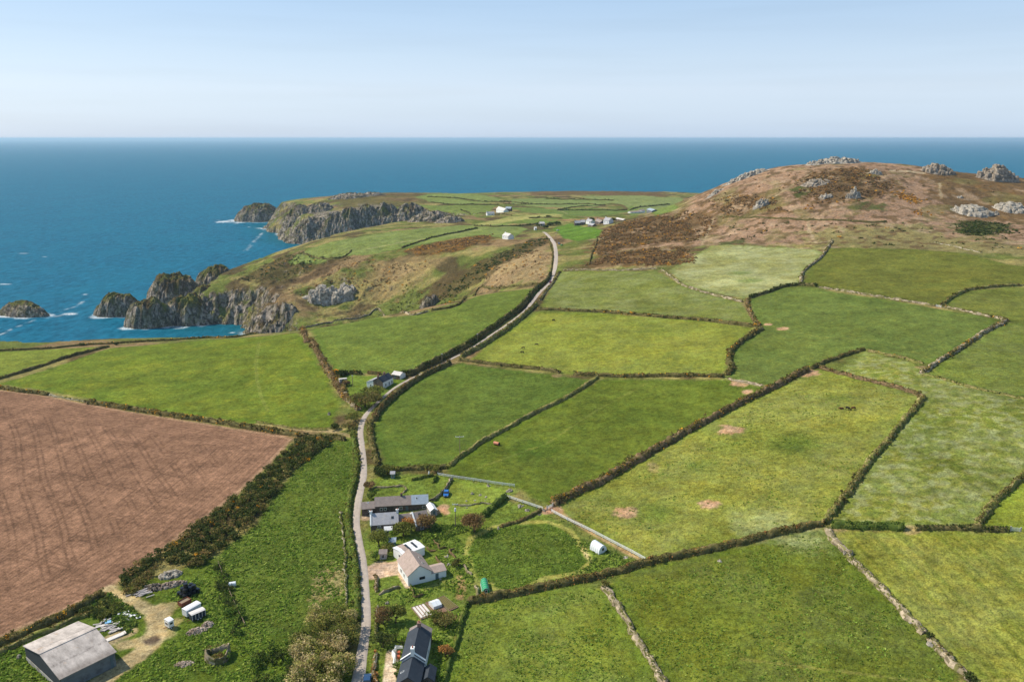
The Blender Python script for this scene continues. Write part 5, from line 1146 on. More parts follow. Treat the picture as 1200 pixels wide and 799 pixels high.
def opening(par, L, W, wall, u, z, w, h, kind='window', fm='frame', loc=None, rz=0.0):
    # a framed pane standing 4 cm proud of one wall
    if wall == 0: M = Matrix.Translation((u, 0, z))
    elif wall == 2: M = Matrix.Translation((u, W, z)) @ Matrix.Rotation(math.pi, 4, 'Z')
    elif wall == 1: M = Matrix.Translation((L, u, z)) @ Matrix.Rotation(math.pi / 2, 4, 'Z')
    else: M = Matrix.Translation((0, u, z)) @ Matrix.Rotation(-math.pi / 2, 4, 'Z')
    M = Matrix.Translation(Vector(loc or (0, 0, 0))) @ Matrix.Rotation(rz, 4, 'Z') @ M
    bm = bmesh.new(); t = 0.09
    if kind == 'door': bmbox(bm, -w / 2, w / 2, -0.05, 0.02, -h / 2, h / 2)
    else:
        for b in ((-w/2, w/2, -h/2, -h/2 + t), (-w/2, w/2, h/2 - t, h/2), (-w/2, -w/2 + t, -h/2 + t, h/2 - t), (w/2 - t, w/2, -h/2 + t, h/2 - t)): bmbox(bm, b[0], b[1], -0.07, 0.02, b[2], b[3])
        if w > 0.9: bmbox(bm, -0.03, 0.03, -0.065, 0.02, -h/2 + t, h/2 - t)
    o = bm_obj(kind, bm, M_[fm if kind == 'window' else 'door'], par); o.matrix_local = M
    if kind == 'window': box_obj('pane', M_['glass'], (-w/2 + t, w/2 - t, -0.045, 0.02, -h/2 + t, h/2 - t), o)
    else: box_obj('handle', M_['galv'], (w * 0.3, w * 0.36, -0.1, -0.05, -0.05, 0.05), o)
    return o
def block(par, A, B, W, eave, rise, wall='white', roof='slate', lean=False, over=0.25, z0=None, win=(), chim=(), sky=(), endwall=None, verge=None, roofs=None, thick=0.16):
    A = np.asarray(A, float)[:2]; B = np.asarray(B, float)[:2]; L = float(np.linalg.norm(B - A)); rz = math.atan2(B[1] - A[1], B[0] - A[0])
    n = np.array([-(B - A)[1], (B - A)[0]]) / L
    if z0 is None: z0 = min(Hs(*A), Hs(*B), Hs(*(A + n * W)), Hs(*(B + n * W))) * 0.5 + Hs(*((A + B + n * W) / 2)) * 0.5
    p = Vector(par.location); loc = Vector((A[0], A[1], z0)) - p
    bm = bmesh.new(); base = -1.2
    if lean: prof = [(0, base), (W, base), (W, eave), (0, eave + rise)]
    else: prof = [(0, base), (W, base), (W, eave), (W / 2, eave + rise), (0, eave)]
    a = [bm.verts.new((0, y, z)) for y, z in prof]; b = [bm.verts.new((L, y, z)) for y, z in prof]
    bm.faces.new(a[::-1]); bm.faces.new(b)
    for i in range(len(prof)): bm.faces.new((a[i], a[(i + 1) % len(prof)], b[(i + 1) % len(prof)], b[i]))
    bm_obj('wall', bm, M_[wall], par, loc, rz)
    def slab(y0, zA, y1, zB, x0, x1, name, mat):
        dy, dz = y1 - y0, zB - zA; ln = math.hypot(dy, dz); ux, uz = dy / ln, dz / ln; y0 -= ux * over; zA -= uz * over
        bm = bmesh.new(); nx, nzz = -uz, ux
        if nzz < 0: nx, nzz = -nx, -nzz
        q = [(y0, zA + 0.02), (y1, zB + 0.02), (y1 + nx * thick * 0, zB + 0.02 + thick / max(abs(ux), 0.3)), (y0 + nx * thick, zA + 0.02 + nzz * thick)]
        v0 = [bm.verts.new((x0, *k)) for k in q]; v1 = [bm.verts.new((x1, *k)) for k in q]
        bm.faces.new(v0); bm.faces.new(v1[::-1])
        for i in range(4): bm.faces.new((v0[i], v0[(i + 1) % 4], v1[(i + 1) % 4], v1[i]))
        return bm, mat, name
    xs = roofs or [(0, 1, roof)]
    for f0, f1, mt in xs:
        x0 = f0 * L - (over if f0 == 0 else 0); x1 = f1 * L + (over if f1 == 1 else 0)
        if lean: parts = [slab(W, eave, 0, eave + rise, x0, x1, 'roof', mt)]
        else: parts = [slab(0, eave, W / 2, eave + rise, x0, x1, 'roof', mt), slab(W, eave, W / 2, eave + rise, x0, x1, 'roof', mt)]
        # both slopes of one length of roof are one part, welded at the ridge
        bm = parts[0][0]
        if len(parts) > 1:
            tmp = bpy.data.meshes.new('t'); parts[1][0].to_mesh(tmp); parts[1][0].free(); bm.from_mesh(tmp); bpy.data.meshes.remove(tmp)
            bmesh.ops.remove_doubles(bm, verts=bm.verts, dist=0.002)
        bm_obj('roof', bm, M_[mt], par, loc, rz)
    for w in win: opening(par, L, W, *w, loc=loc, rz=rz)
    for (fx, fy, sx, h, mt) in chim:
        zt = eave + rise if not lean else eave + rise
        z_r = eave + rise * (1 - abs(fy - 0.5) * 2)
        bm = bmesh.new(); x = fx * L; y = fy * W; bmbox(bm, x - sx / 2, x + sx / 2, y - sx * 0.42, y + sx * 0.42, z_r - 0.6, z_r + h); bmbox(bm, x - sx / 2 - .06, x + sx / 2 + .06, y - sx * 0.42 - .06, y + sx * 0.42 + .06, z_r + h + 0.002, z_r + h + 0.14)
        c = bm_obj('chimney', bm, M_[mt], par, loc, rz)
        cyl_obj('pot', M_['pot'], (x, y, z_r + h + 0.1), (x, y, z_r + h + 0.6), 0.16, 0.12, 8, c)
    for (side, fx, v, w, h, mt) in sky:
        y0, y1 = (0, W / 2) if side == 0 else (W, W / 2)
        if lean: y0, y1 = W, 0
        ang = math.atan2(rise, abs(y1 - y0)); y = y0 + (y1 - y0) * v; z = eave + rise * v + 0.06 + thick / math.cos(ang)
        M = Matrix.Translation((fx * L, y, z)) @ Matrix.Rotation(ang if y1 > y0 else -ang, 4, 'X')
        Mp = Matrix.Translation(loc) @ Matrix.Rotation(rz, 4, 'Z') @ M
        fr = box_obj('skylight', M_['darkframe' if mt == 'glass' else mt], (-w/2, w/2, -h/2, h/2, -0.1, 0.03), par); fr.matrix_local = Mp
        box_obj('pane', M_['glass'], (-w/2 + .08, w/2 - .08, -h/2 + .08, h/2 - .08, 0.0, 0.045), fr)
    if verge:
        for xx in verge:
            x = xx[0] * L; bm = bmesh.new(); t = 0.22
            q = [(-0.3, eave - 0.25), (W / 2, eave + rise - 0.05), (W + 0.3, eave - 0.25), (W + 0.3, eave + 0.2), (W / 2, eave + rise + 0.45), (-0.3, eave + 0.2)]
            v0 = [bm.verts.new((x - t, *k)) for k in q]; v1 = [bm.verts.new((x + t, *k)) for k in q]
            for vv in (v0, v1[::-1]):
                bm.faces.new((vv[0], vv[1], vv[4], vv[5])); bm.faces.new((vv[1], vv[2], vv[3], vv[4]))
            for i in range(6): bm.faces.new((v0[i], v0[(i + 1) % 6], v1[(i + 1) % 6], v1[i]))
            bm_obj('verge', bm, M_[xx[1]], par, loc, rz)
    if endwall:
        e, mt = endwall; bm = bmesh.new(); x = -0.02 if e == 3 else L + 0.02
        q = [(-0.02, -1), (W + .02, -1), (W + .02, eave), (W / 2, eave + rise - .02), (-.02, eave)] if not lean else [(-.02, -1), (W + .02, -1), (W + .02, eave - .02), (-.02, eave + rise - .03)]
        v0 = [bm.verts.new((x - .02, *k)) for k in q]; v1 = [bm.verts.new((x + .02, *k)) for k in q]
        bm.faces.new(v0); bm.faces.new(v1[::-1])
        for i in range(len(q)): bm.faces.new((v0[i], v0[(i + 1) % len(q)], v1[(i + 1) % len(q)], v1[i]))
        bm_obj('gable_face', bm, M_[mt], par, loc, rz)
    return A, B, n, L, z0
def thing_at(kind, label, cat, pa, eave=0.0, group=None):
    g = ground(*pa); return tag(empty(kind, g), label, cat, group)
def ep(p, eave):                      # plan position of an eave corner seen at pixel p
    z = ground(*p)[2]; q = atz(p[0], p[1], z + eave); z = Hs(q[0], q[1]); return atz(p[0], p[1], z + eave)
def span(A, B, C):
    n = np.array([-(B - A)[1], (B - A)[0]]) / np.linalg.norm(B - A); return float(np.dot(C - A, n))

# barn
b = thing_at('barn', 'big grey barn with a ribbed pale roof by the ploughed field', 'barn', (90, 765))
A, B, C = ep((70.6,793), 4.1), ep((134,762), 4.1), ep((28,757), 4.1); W = span(A, B, C); L_ = float(np.linalg.norm(B - A))
A, B, n, L_, z0 = block(b, A, B, W, 4.1, 2.1, 'steel', 'barnroof', over=0.35, win=[(0, L_ * 0.93, 1.9, 0.7, 3.4, 'door')])
p = Vector((A[0], A[1], z0)) - Vector(b.location); rz = math.atan2(B[1] - A[1], B[0] - A[0])
bm = bmesh.new(); q = [(-0.05, 1.35), (W + .05, 1.35), (W + .05, 4.05), (W / 2, 6.12), (-.05, 4.05)]
v0 = [bm.verts.new((-0.10, *k)) for k in q]; v1 = [bm.verts.new((-0.02, *k)) for k in q]; bm.faces.new(v0); bm.faces.new(v1[::-1])
for i in range(5): bm.faces.new((v0[i], v0[(i + 1) % 5], v1[(i + 1) % 5], v1[i]))
bm_obj('boarding', bm, M_['board'], b, p, rz)
box_obj('concrete_base', M_['conc'], (-0.16, -0.02, -0.05, W + 0.05, -1.0, 1.3), b, p, rz)
box_obj('ridge_cap', M_['barnroof'], (-0.4, L_ + 0.4, W / 2 - 0.25, W / 2 + 0.25, 6.36, 6.46), b, p, rz)

# black slate cottage
c = thing_at('slate_cottage', 'black slate roofed cottage with white chimney and white verge at the bottom', 'cottage', (483, 765))
A, B, C = ep((479,741), 3.7), ep((470.5,774), 3.7), ep((503.5,744.5), 3.7)
A, B, n, L_, z0 = block(c, A, B, span(A, B, C), 3.7, 1.9, 'white', 'black', over=0.2, chim=[(0.985, 0.5, 0.95, 1.3, 'white'), (0.02, 0.5, 0.95, 1.1, 'brick')], verge=[(0.99, 'white')], win=[(0, 3, 1.5, 1.0, 1.2), (0, 9, 1.5, 1.0, 1.2), (2, 4, 1.6, 0.9, 1.1), (2, 9, 1.6, 0.9, 1.1)])
d = (B - A) / L_; W = span(A, B, C)
block(c, B + d * 0.15 + n * 0.1, B + d * 7.2 + n * 0.1, W - 0.2, 3.0, 1.75, 'darkstone', 'black', over=0.2, z0=z0, sky=[(0, 0.55, 0.3, 0.5, 1.0, 'frame')], win=[(0, 3, 1.3, 1.0, 1.1), (1, W / 2, 1.3, 1.0, 1.1)])
block(c, A - d * 2.6, A - d * 0.05, W, 3.1, 1.5, 'stone', 'brown', over=0.1, z0=z0)
Bs = B + d * 0.3 + n * (W + 0.1); block(c, Bs, Bs + d * 4.4, 2.6, 2.1, 0.95, 'darkstone', 'black', over=0.15, z0=z0, win=[(1, 1.3, 1.0, 0.8, 1.8, 'door')])

# white bungalow
h = thing_at('white_bungalow', 'white rendered bungalow with a brown tiled roof and lean-to at the meadow', 'house', (485, 665))
A, B, C = ep((466,656.5), 3.2), ep((478,674.5), 3.2), ep((506,668.5), 3.2); W = span(A, B, C)
A, B, n, L_, z0 = block(h, A, B, W, 3.2, 2.5, 'white', 'tile', over=0.25, win=[(0, L_ * 0 + 3.2, 1.6, 1.2, 1.2), (0, 6.0, 1.6, 0.9, 1.2), (1, W * 0.60, 1.75, 1.6, 0.8, 'window', 'darkframe')], sky=[(1, 0.35, 0.35, 0.6, 1.0, 'frame'), (1, 0.7, 0.4, 0.6, 1.0, 'frame')])
d = (B - A) / L_
Bl = B + n * (W + 0.03) - d * 0.1
block(h, Bl, Bl + n * 4.3, 4.2, 2.3, 0.75, 'white', 'tile', over=0.15, z0=z0, win=[(0, 1.6, 1.0, 0.9, 2.0, 'door')])
A2, B2 = ep((472.5,651), 2.4), ep((497.5,641), 2.4); C2 = ep((490,632), 2.4)
block(h, A2, B2, span(A2, B2, C2), 2.4, 0.35, 'white', 'whiteroof', over=0.15, z0=z0, sky=[(0, 0.42, 0.9, 0.7, 3.2, 'glass'), (0, 0.72, 0.9, 0.7, 3.2, 'glass')], win=[(3, 2.0, 1.3, 1.0, 1.1), (1, 2.0, 1.2, 1.0, 1.0)], roofs=[(0, 0.16, 'whiteroof'), (0.16, 0.45, 'tile'), (0.45, 1, 'whiteroof')])

# long cottage row, upper
r = thing_at('cottage_row', 'long low cottage row with brown and blue slate roofs under the lawn', 'cottage', (465, 592))
A, M1, B = ep((439.5,594), 2.4), ep((482,590), 2.4), ep((501.5,588), 2.4)
A, B, n, L_, z0 = block(r, A, B, 5.3, 2.4, 1.95, 'darkstone', 'brown', over=0.2, roofs=[(0, 0.685, 'brown'), (0.685, 1, 'blue')], chim=[(0.5, 0.5, 0.7, 0.8, 'darkstone')], win=[(0, 2, 1.3, 0.9, 1.0), (0, 3.3, 1.3, 0.9, 1.0), (0, 8.4, 1.3, 1.0, 1.1), (0, 10.4, 1.0, 0.9, 1.9, 'door'), (0, 16, 1.3, 1.2, 1.0), (0, 18, 1.3, 0.7, 0.9)], sky=[(0, 0.79, 0.6, 0.6, 0.9, 'frame')])
A2, B2 = ep((424,598), 2.0), ep((439.2,596), 2.0)
block(r, A2, B2, 4.8, 2.0, 1.3, 'darkstone', 'brown', over=0.15, z0=z0, roofs=[(0, 1, 'brown')], sky=[(0, 0.5, 0.8, 0.5, 0.7, 'frame')], win=[(0, 2.4, 1.2, 0.8, 0.8)])
# lower row
r = thing_at('cottage_row', 'lower stone cottage row with grey slate roof, two chimneys and white porch', 'cottage', (460, 612))
A, B = ep((434.5,615.5), 2.9), ep((466.5,612), 2.9)
A, B, n, L_, z0 = block(r, A, B, 6.2, 2.9, 2.3, 'darkstone', 'slate', over=0.2, endwall=(3, 'white'), verge=[(0.0, 'white')], chim=[(0.015, 0.5, 0.8, 0.9, 'white'), (0.985, 0.5, 0.8, 0.9, 'white')], win=[(0, 2.6, 1.9, 1.0, 1.1), (0, 1.9, 0.6, 0.9, 0.9), (0, 7.6, 1.9, 0.8, 0.9)], sky=[(0, 0.8, 0.5, 0.8, 0.9, 'glass')])
d = (B - A) / L_
block(r, A + d * 4.1 - n * 1.9, A + d * 6.6 - n * 1.9, 2.4, 1.7, 0.7, 'white', 'whiteroof', over=0.1, z0=z0, win=[(0, 1.25, 0.9, 1.5, 1.2)])
A2, B2 = ep((468,612.5), 2.4), ep((486,609.8), 2.4)
block(r, A2, B2, 5.2, 2.4, 1.8, 'stone', 'brown', over=0.15, z0=z0, win=[(0, 1.5, 1.2, 0.9, 1.0)])
A3, B3 = ep((487.5,614), 2.5), ep((504,610), 2.5)
block(r, A3, B3, 7.4, 2.5, 2.6, 'stone', 'brown', over=0.15, z0=z0, verge=[(0.0, 'white')], sky=[(0, 0.45, 0.75, 0.8, 0.8, 'glass')], win=[(0, 2, 1.3, 1.0, 1.1)])
s = thing_at('garden_shed', 'small pale roofed shed between the two cottage rows', 'shed', (504, 596))
A, B, C = ep((500,592), 1.9), ep((504.6,599), 1.9), ep((508,593.5), 1.9); block(s, A, B, max(2.2, span(A, B, C)), 1.9, 0.8, 'greyboard', 'whiteroof', over=0.15, win=[(1, 1.2, 0.95, 0.8, 1.8, 'door')])
# farmhouse by the lane
fmh = thing_at('farmhouse', 'stone gabled white farmhouse with black slate roof and grey lean-to above the lane', 'house', (450, 447))
A, B = ep((448.6,447.6), 3.8), ep((460.5,440.6), 3.8)
A, B, n, L_, z0 = block(fmh, A, B, 5.6, 3.8, 2.0, 'white', 'black', over=0.2, endwall=(3, 'stone'), chim=[(0.03, 0.5, 0.9, 1.0, 'brick'), (0.62, 0.5, 0.9, 1.1, 'brick')], win=[(0, 2.5, 1.8, 1.0, 1.4), (0, 5.5, 1.7, 0.9, 1.8), (0, 8, 1.8, 1.0, 1.4)])
block(fmh, A + n * 5.65 + (B - A) / L_ * 0.3, B + n * 5.65 - (B - A) / L_ * 1.5, 4.2, 2.6, 1.6, 'white', 'slate', lean=True, over=0.12, z0=z0, win=[(3, 1.8, 1.2, 0.9, 0.9)])
ob = thing_at('outbuilding', 'pale roofed stone outbuilding behind the farmhouse', 'outbuilding', (463, 440))
block(ob, ep((459,439), 2.3), ep((468.6,440), 2.3), 4.6, 2.3, 1.2, 'stone', 'pale', over=0.15, endwall=(1, 'white'), win=[(0, 2.0, 1.0, 0.9, 1.9, 'door')])
hu = thing_at('garden_hut', 'flat pale roofed hut on the farmhouse lawn', 'hut', (402, 444)); block(hu, ep((398,445.5), 2.0), ep((406.5,444), 2.0), 2.6, 2.0, 0.35, 'greyboard', 'pale', lean=True, over=0.2, win=[(0, 1.6, 1.0, 0.8, 1.7, 'door')])
# far houses
def far_house(label, p0, p1, W, eave, rise, wall='white', roof='slate', win=2, chim=True, kind='far_house', **k):
    A = ground(*p0); B = ground(*p1); o = tag(empty(kind, A), label, 'house'); L_ = float(np.linalg.norm((B - A)[:2]))
    block(o, A, B, W, eave, rise, wall, roof, over=0.25, chim=[(0.04, 0.5, 0.8, 0.9, wall)] if chim else [], win=[(0, L_ * (i + 0.5) / win, eave * 0.55, 1.0, 1.3) for i in range(win)], **k)
far_house('lone white house on the far slope beside the top of the lane', (588.6,279.8), (595.5,280.8), 7.5, 4.0, 2.6, 'white', 'pale', 3)
far_house('largest gabled white farmhouse standing in the far valley', (581.5,249.3), (590,249), 9, 5.5, 4, 'white', 'pale', 3)
far_house('dark building with a pale green roof right of the largest white farmhouse', (592,248.3), (598.5,247.8), 8, 5.5, 3, 'darkstone', 'blue', 2)
far_house('low white cottage left of the largest white farmhouse', (571,253), (579.5,252.3), 6, 3.2, 2.4, 'white', 'slate', 2)
far_house('leftmost grey roofed house of the distant village', (674,264.5), (680,264.3), 6, 3.4, 2.6, 'darkstone', 'slate', 2)
far_house('second grey roofed house of the distant village', (680,263.8), (685.5,263.3), 6, 3.6, 2.6, 'stone', 'slate', 2)
far_house('white house in the middle of the distant village', (686.5,262.6), (692,262.2), 6, 3.6, 2.4, 'white', 'slate', 2)
far_house('low pale house in front of the middle of the village', (688.5,266.0), (694.5,265.6), 5, 2.4, 1.6, 'stone', 'slate', 2)
far_house('grey roofed house behind the middle of the village', (697,263), (703,262.6), 6, 3.6, 2.4, 'darkstone', 'brown', 2)
far_house('bright white gabled house at the right of the village', (707,263.2), (713.5,262.6), 7, 4.4, 2.8, 'white', 'slate', 2)
far_house('long pale shed beyond the right end of the village', (721,259), (730,258.4), 5, 2.0, 1.0, 'stone', 'pale', 2, False, 'far_shed')
far_house('long low white farm shed under the hill skyline', (739,250), (751,249.6), 7, 2.2, 1.2, 'white', 'tile', 3, False, 'far_shed')
far_house('tall white farm building between the low shed and the blue one', (752,249.6), (756,249.3), 7, 3.6, 2.0, 'white', 'tile', 2, False, 'far_shed')
far_house('blue grey farm shed under the hill skyline', (757.5,249.6), (764,249.2), 8, 3.0, 1.6, 'steel', 'blue', 2, False, 'far_shed')
far_house('pale barn at the bend before the village', (633.5,265), (638.5,264.3), 6, 3.0, 2.0, 'greyboard', 'pale', 1, False, 'far_shed')
far_house('little white hut by the road before the village', (626.5,270), (629,269.8), 4, 2.6, 1.4, 'white', 'pale', 1, False, 'far_shed')
far_house('small teal shed in the garden above the long cottage', (458,561), (462.5,560.6), 2.2, 1.9, 0.5, 'teal', 'teal' if False else 'slate', 1, False, 'garden_shed')
far_house('teal painted shed in the bushes by the white bungalow', (456.5,641.5), (463.5,641), 2.4, 1.9, 0.5, 'teal', 'blue', 1, False, 'garden_shed')
far_house('grey wooden shed by the bungalow drive', (445,655.5), (453,655), 2.4, 1.9, 0.6, 'greyboard', 'brown', 1, False, 'garden_shed')
# ------------------------------------------------------------------ yard, garden and field things
def gz(px, py): q = ground(px, py); return Vector((q[0], q[1], q[2]))
def dirpx(p0, p1): a, b = ground(*p0), ground(*p1); return math.atan2(b[1] - a[1], b[0] - a[0])
def poly_prism(name, mat, prof, x0, x1, par, loc=None, rz=0.0, bevel=0.0, smooth=False):
    bm = bmesh.new(); a = [bm.verts.new((x0, y, z)) for y, z in prof]; b = [bm.verts.new((x1, y, z)) for y, z in prof]
    bm.faces.new(a[::-1]); bm.faces.new(b)
    for i in range(len(prof)): bm.faces.new((a[i], a[(i + 1) % len(prof)], b[(i + 1) % len(prof)], b[i]))
    return bm_obj(name, bm, mat, par, loc, rz, bevel, smooth)
def wheel(par, x, y, r=0.32, w=0.2):
    o = cyl_obj('wheel', M_['rubber'], (x, y - w / 2, r), (x, y + w / 2, r), r, r, 16, par)
    cyl_obj('hubcap', M_['galv'], (x, y - w / 2 - 0.01, r), (x, y + w / 2 + 0.01, r), r * 0.55, r * 0.55, 12, o)
def car(label, px, py, head, col, name='parked_car'):
    o = tag(empty(name, gz(px, py) + Vector((0, 0, 0.05)), head), label, 'car'); m = simple_mat('car_paint', col, 0.3, 0.03, 1, 0.6, 0)
    # side profile along x (nose at +x), extruded over the width
    def side(nm, mt, prof, hw, bev):
        bm = bmesh.new(); a = [bm.verts.new((x, -hw, z)) for x, z in prof]; b = [bm.verts.new((x, hw, z)) for x, z in prof]; bm.faces.new(a); bm.faces.new(b[::-1])
        for i in range(len(prof)): bm.faces.new((a[i], a[(i + 1) % len(prof)], b[(i + 1) % len(prof)], b[i]))
        return bm_obj(nm, bm, mt, o, None, 0, bev)
    side('body', m, [(-2.0, 0.3), (2.0, 0.3), (2.05, 0.62), (1.9, 0.82), (0.95, 0.95), (-1.95, 0.98), (-2.05, 0.6)], 0.86, 0.06)
    side('window_band', M_['glass'], [(0.95, 0.955), (0.25, 1.38), (-1.35, 1.40), (-1.9, 0.985)], 0.76, 0.02)
    side('roof_panel', m, [(0.22, 1.385), (-1.33, 1.405), (-1.25, 1.47), (0.1, 1.46)], 0.72, 0.02)
    for x in (-1.3, 1.3):
        for y in (-0.8, 0.8): wheel(o, x, y)
    for y in (-0.6, 0.6): box_obj('headlight', M_['frame'], (2.0, 2.07, y - 0.16, y + 0.16, 0.58, 0.72), o)
    return o
car('bright blue car parked on the grass beside the slanting stone wall', 523, 580, dirpx((523, 582), (524, 576)) + math.pi, (0.02, 0.14, 0.42))
car('dark blue car half hidden at the bottom edge beside the lane', 430.5, 799, dirpx((429, 798), (431, 780)), (0.02, 0.06, 0.14))
car('red car on the narrow lane beside the upper field', 645.2, 331.5, dirpx((643, 334), (648, 325)), (0.35, 0.04, 0.08))
car('pale blue car at the roadside below the village', 655.0, 286.0, dirpx((655, 288), (655, 282)), (0.16, 0.28, 0.45))
car('green car beside the pale blue one below the village', 658.5, 288.0, dirpx((655, 289), (660, 287)), (0.10, 0.38, 0.08))
car('white car parked along the far road to the village', 654, 270.5, dirpx((650, 271), (660, 269)), (0.6, 0.6, 0.6))
def grazer(label, px, py, head, mat, lying=False, group=None):
    o = empty('grazing_pony', gz(px, py), head); tag(o, label, 'pony', group)
    me = bpy.data.meshes.new('body')
    V = [(0,0,1.0),(0.45,0,1.02),(-0.45,0,1.0),(0.72,0,1.05),(-0.72,0,1.02),(0.95,0,0.85),(1.15,0,0.5),(1.25,0,0.28),(1.42,0,0.1),
         (0.5,0.18,0.85),(0.52,0.18,0.45),(0.5,0.18,0.04),(0.5,-0.18,0.85),(0.42,-0.18,0.45),(0.40,-0.18,0.04),
         (-0.6,0.18,0.85),(-0.5,0.19,0.58),(-0.66,0.19,0.4),(-0.62,0.19,0.04),(-0.6,-0.18,0.85),(-0.52,-0.19,0.58),(-0.7,-0.19,0.4),(-0.68,-0.19,0.04),(-0.84,0,0.8),(-0.88,0,0.45)]
    E = [(0,1),(0,2),(1,3),(2,4),(3,5),(5,6),(6,7),(7,8),(1,9),(9,10),(10,11),(1,12),(12,13),(13,14),(2,15),(15,16),(16,17),(17,18),(2,19),(19,20),(20,21),(21,22),(4,23),(23,24)]
    R = [.33,.31,.33,.25,.26,.19,.15,.12,.08,.13,.07,.06,.13,.07,.06,.17,.10,.06,.06,.17,.10,.06,.06,.05,.05]
    if lying: V = [(x, y, z * 0.45 if z < 0.9 else z - 0.62) for x, y, z in V]
    me.from_pydata(V, E, []); b = link('body', me, o); me.materials.append(mat)
    sk = b.modifiers.new('skin', 'SKIN'); 
    for i, r_ in enumerate(R): me.skin_vertices[0].data[i].radius = (r_, r_)
    me.skin_vertices[0].data[0].use_root = True
    b.modifiers.new('sub', 'SUBSURF').levels = 1
    for sgn in (-1, 1): cyl_obj('ear', mat, (1.12, 0.08 * sgn, 0.5 if not lying else 0.25), (1.08, 0.12 * sgn, 0.68 if not lying else 0.4), 0.05, 0.01, 6, o)
    return o
grazer('brown pony grazing uppermost of the close pair in the yellow green field', 613.2, 409.0, 3.3, M_['hide'])
grazer('black pony grazing just below the brown one in the yellow green field', 612.2, 414.0, 3.0, M_['hideblack'])
grazer('dark pony grazing alone right of the close pair in the yellow green field', 629.0, 405.0, 2.9, M_['hide'])
grazer('dark pony grazing alone near the top of the yellow green field', 648.5, 376.5, -0.5, M_['hideblack'])
grazer('red brown pony standing rightmost of three in the patched field', 999.6, 480.2, 0.3, M_['hidered'])
grazer('black pony standing in the middle of three in the patched field', 993.2, 480.2, -0.9, M_['hideblack'])
grazer('red brown pony lying leftmost of three in the patched field', 986, 479.2, 3.1, M_['hidered'], True)
# pink tank
o = tag(empty('livestock_tank', gz(582, 521.5), dirpx((577, 519.5), (586, 521))), 'faded pink cylindrical tank lying in the grass by the slanting bank', 'tank')
bm = bmesh.new(); cyl_bm(bm, (-1.25, 0, 0.8), (1.1, 0, 0.8), 0.62, 0.62, 20); bm_obj('drum', bm, M_['pink'], o, bevel=0.06)
cyl_obj('dark_end', M_['rubber'], (1.12, 0, 0.8), (1.3, 0, 0.8), 0.58, 0.5, 16, o)
for x in (-0.8, 0.7): box_obj('foot', M_['rustm'], (x - 0.08, x + 0.08, -0.4, 0.4, -0.05, 0.35), o)
# white water tank
o = tag(empty('water_tank', gz(272.5, 687), dirpx((268, 687), (277, 685.5))), 'white cylindrical water tank in the rough field by the fence', 'tank')
bm = bmesh.new(); cyl_bm(bm, (-0.95, 0, 0.75), (0.95, 0, 0.75), 0.68, 0.68, 24); bm_obj('drum', bm, M_['polyw'], o, bevel=0.05)
for x in (-0.6, 0.6): box_obj('foot', M_['galv'], (x - 0.1, x + 0.1, -0.5, 0.5, -0.1, 0.3), o)
# poles
def pole(label, px, py, h, arm=1.6, transformer=False, rz=0.1):
    o = tag(empty('utility_pole', gz(px, py), rz), label, 'utility pole'); cyl_obj('pole', M_['wood'], (0, 0, -0.5), (0, 0, h), 0.16, 0.11, 10, o)
    box_obj('crossarm', M_['galv'], (-arm / 2, arm / 2, -0.16, -0.04 + 0.02, h - 0.5, h - 0.35), o)
    for x in (-arm / 2 + 0.1, 0, arm / 2 - 0.1): cyl_obj('insulator', M_['frame'], (x, -0.08, h - 0.35), (x, -0.08, h - 0.08), 0.09, 0.05, 8, o)
    if transformer: cyl_obj('transformer', M_['galv'], (0, -0.42, h - 2.6), (0, -0.42, h - 1.6), 0.3, 0.3, 12, o)
pole('slim pole with a wide white crossarm in the field behind the slanting bank', 539, 534, 8.2, 3.2)
pole('grey pole with a transformer beside the round brown tree', 533.8, 616.5, 8.0, 1.8, True)
pole('short pole on the lane hedge above the farmhouse', 518, 424.5, 5.0, 0.8)
pole('second short pole farther up the lane hedge', 559.5, 400.5, 5.0, 0.8)
pole('pole among the dark trees at the top of the lane', 651.5, 281, 7.0, 1.0)
pole('pole on the farmhouse lawn beside the hut', 413.5, 452.5, 6.0, 0.9)
# fences
def fence(label, pts, step=2.4, h=1.15, mat='frame', rails=(0.45, 0.8, 1.08), name='rail_fence', pw=0.07):
    P = gpoly(pts); L = smooth_line(P, step, 0.0); c = L.mean(0); z0 = Hs(*c); o = tag(empty(name, (c[0], c[1], z0)), label, 'fence'); pm = None
    Z = H(L[:, 0], L[:, 1])
    for i in range(len(L)):
        p = Vector((L[i][0] - c[0], L[i][1] - c[1], Z[i] - z0))
        if pm is None: q = box_obj('post', M_[mat], (-pw, pw, -pw, pw, -0.3, h), o, p); pm = q.data
        else: link('post', pm, o, p)
    for rl in rails:
        bm = bmesh.new()
        prev = None
        for i in range(len(L)):
            T = L[min(i + 1, len(L) - 1)] - L[max(i - 1, 0)]; T = T / np.linalg.norm(T); nn = np.array([-T[1], T[0]]) * 0.035
            x, y, z = L[i][0] - c[0], L[i][1] - c[1], Z[i] - z0 + rl
            ring = [bm.verts.new(v) for v in ((x - nn[0], y - nn[1], z - 0.06), (x + nn[0], y + nn[1], z - 0.06), (x + nn[0], y + nn[1], z + 0.06), (x - nn[0], y - nn[1], z + 0.06))]
            if prev:
                for k in range(4): bm.faces.new((prev[k], prev[(k + 1) % 4], ring[(k + 1) % 4], ring[k]))
            else: bm.faces.new(ring[::-1])
            prev = ring
        bm.faces.new(prev); bm_obj('rail', bm, M_[mat], o)
fence('pale post and rail fence along the top of the boulder lawn', [(513,557),(530,560),(555,563.5),(580,567.5),(603,570.5)])
fence('pale rail fence from the green hedge to the field gate', [(592,582.5),(605,587),(620,592),(636,597.5)])
fence('long pale rail fence above the white tunnel', [(646,600),(665,610),(690,622),(715,635),(740,648),(756,657)])
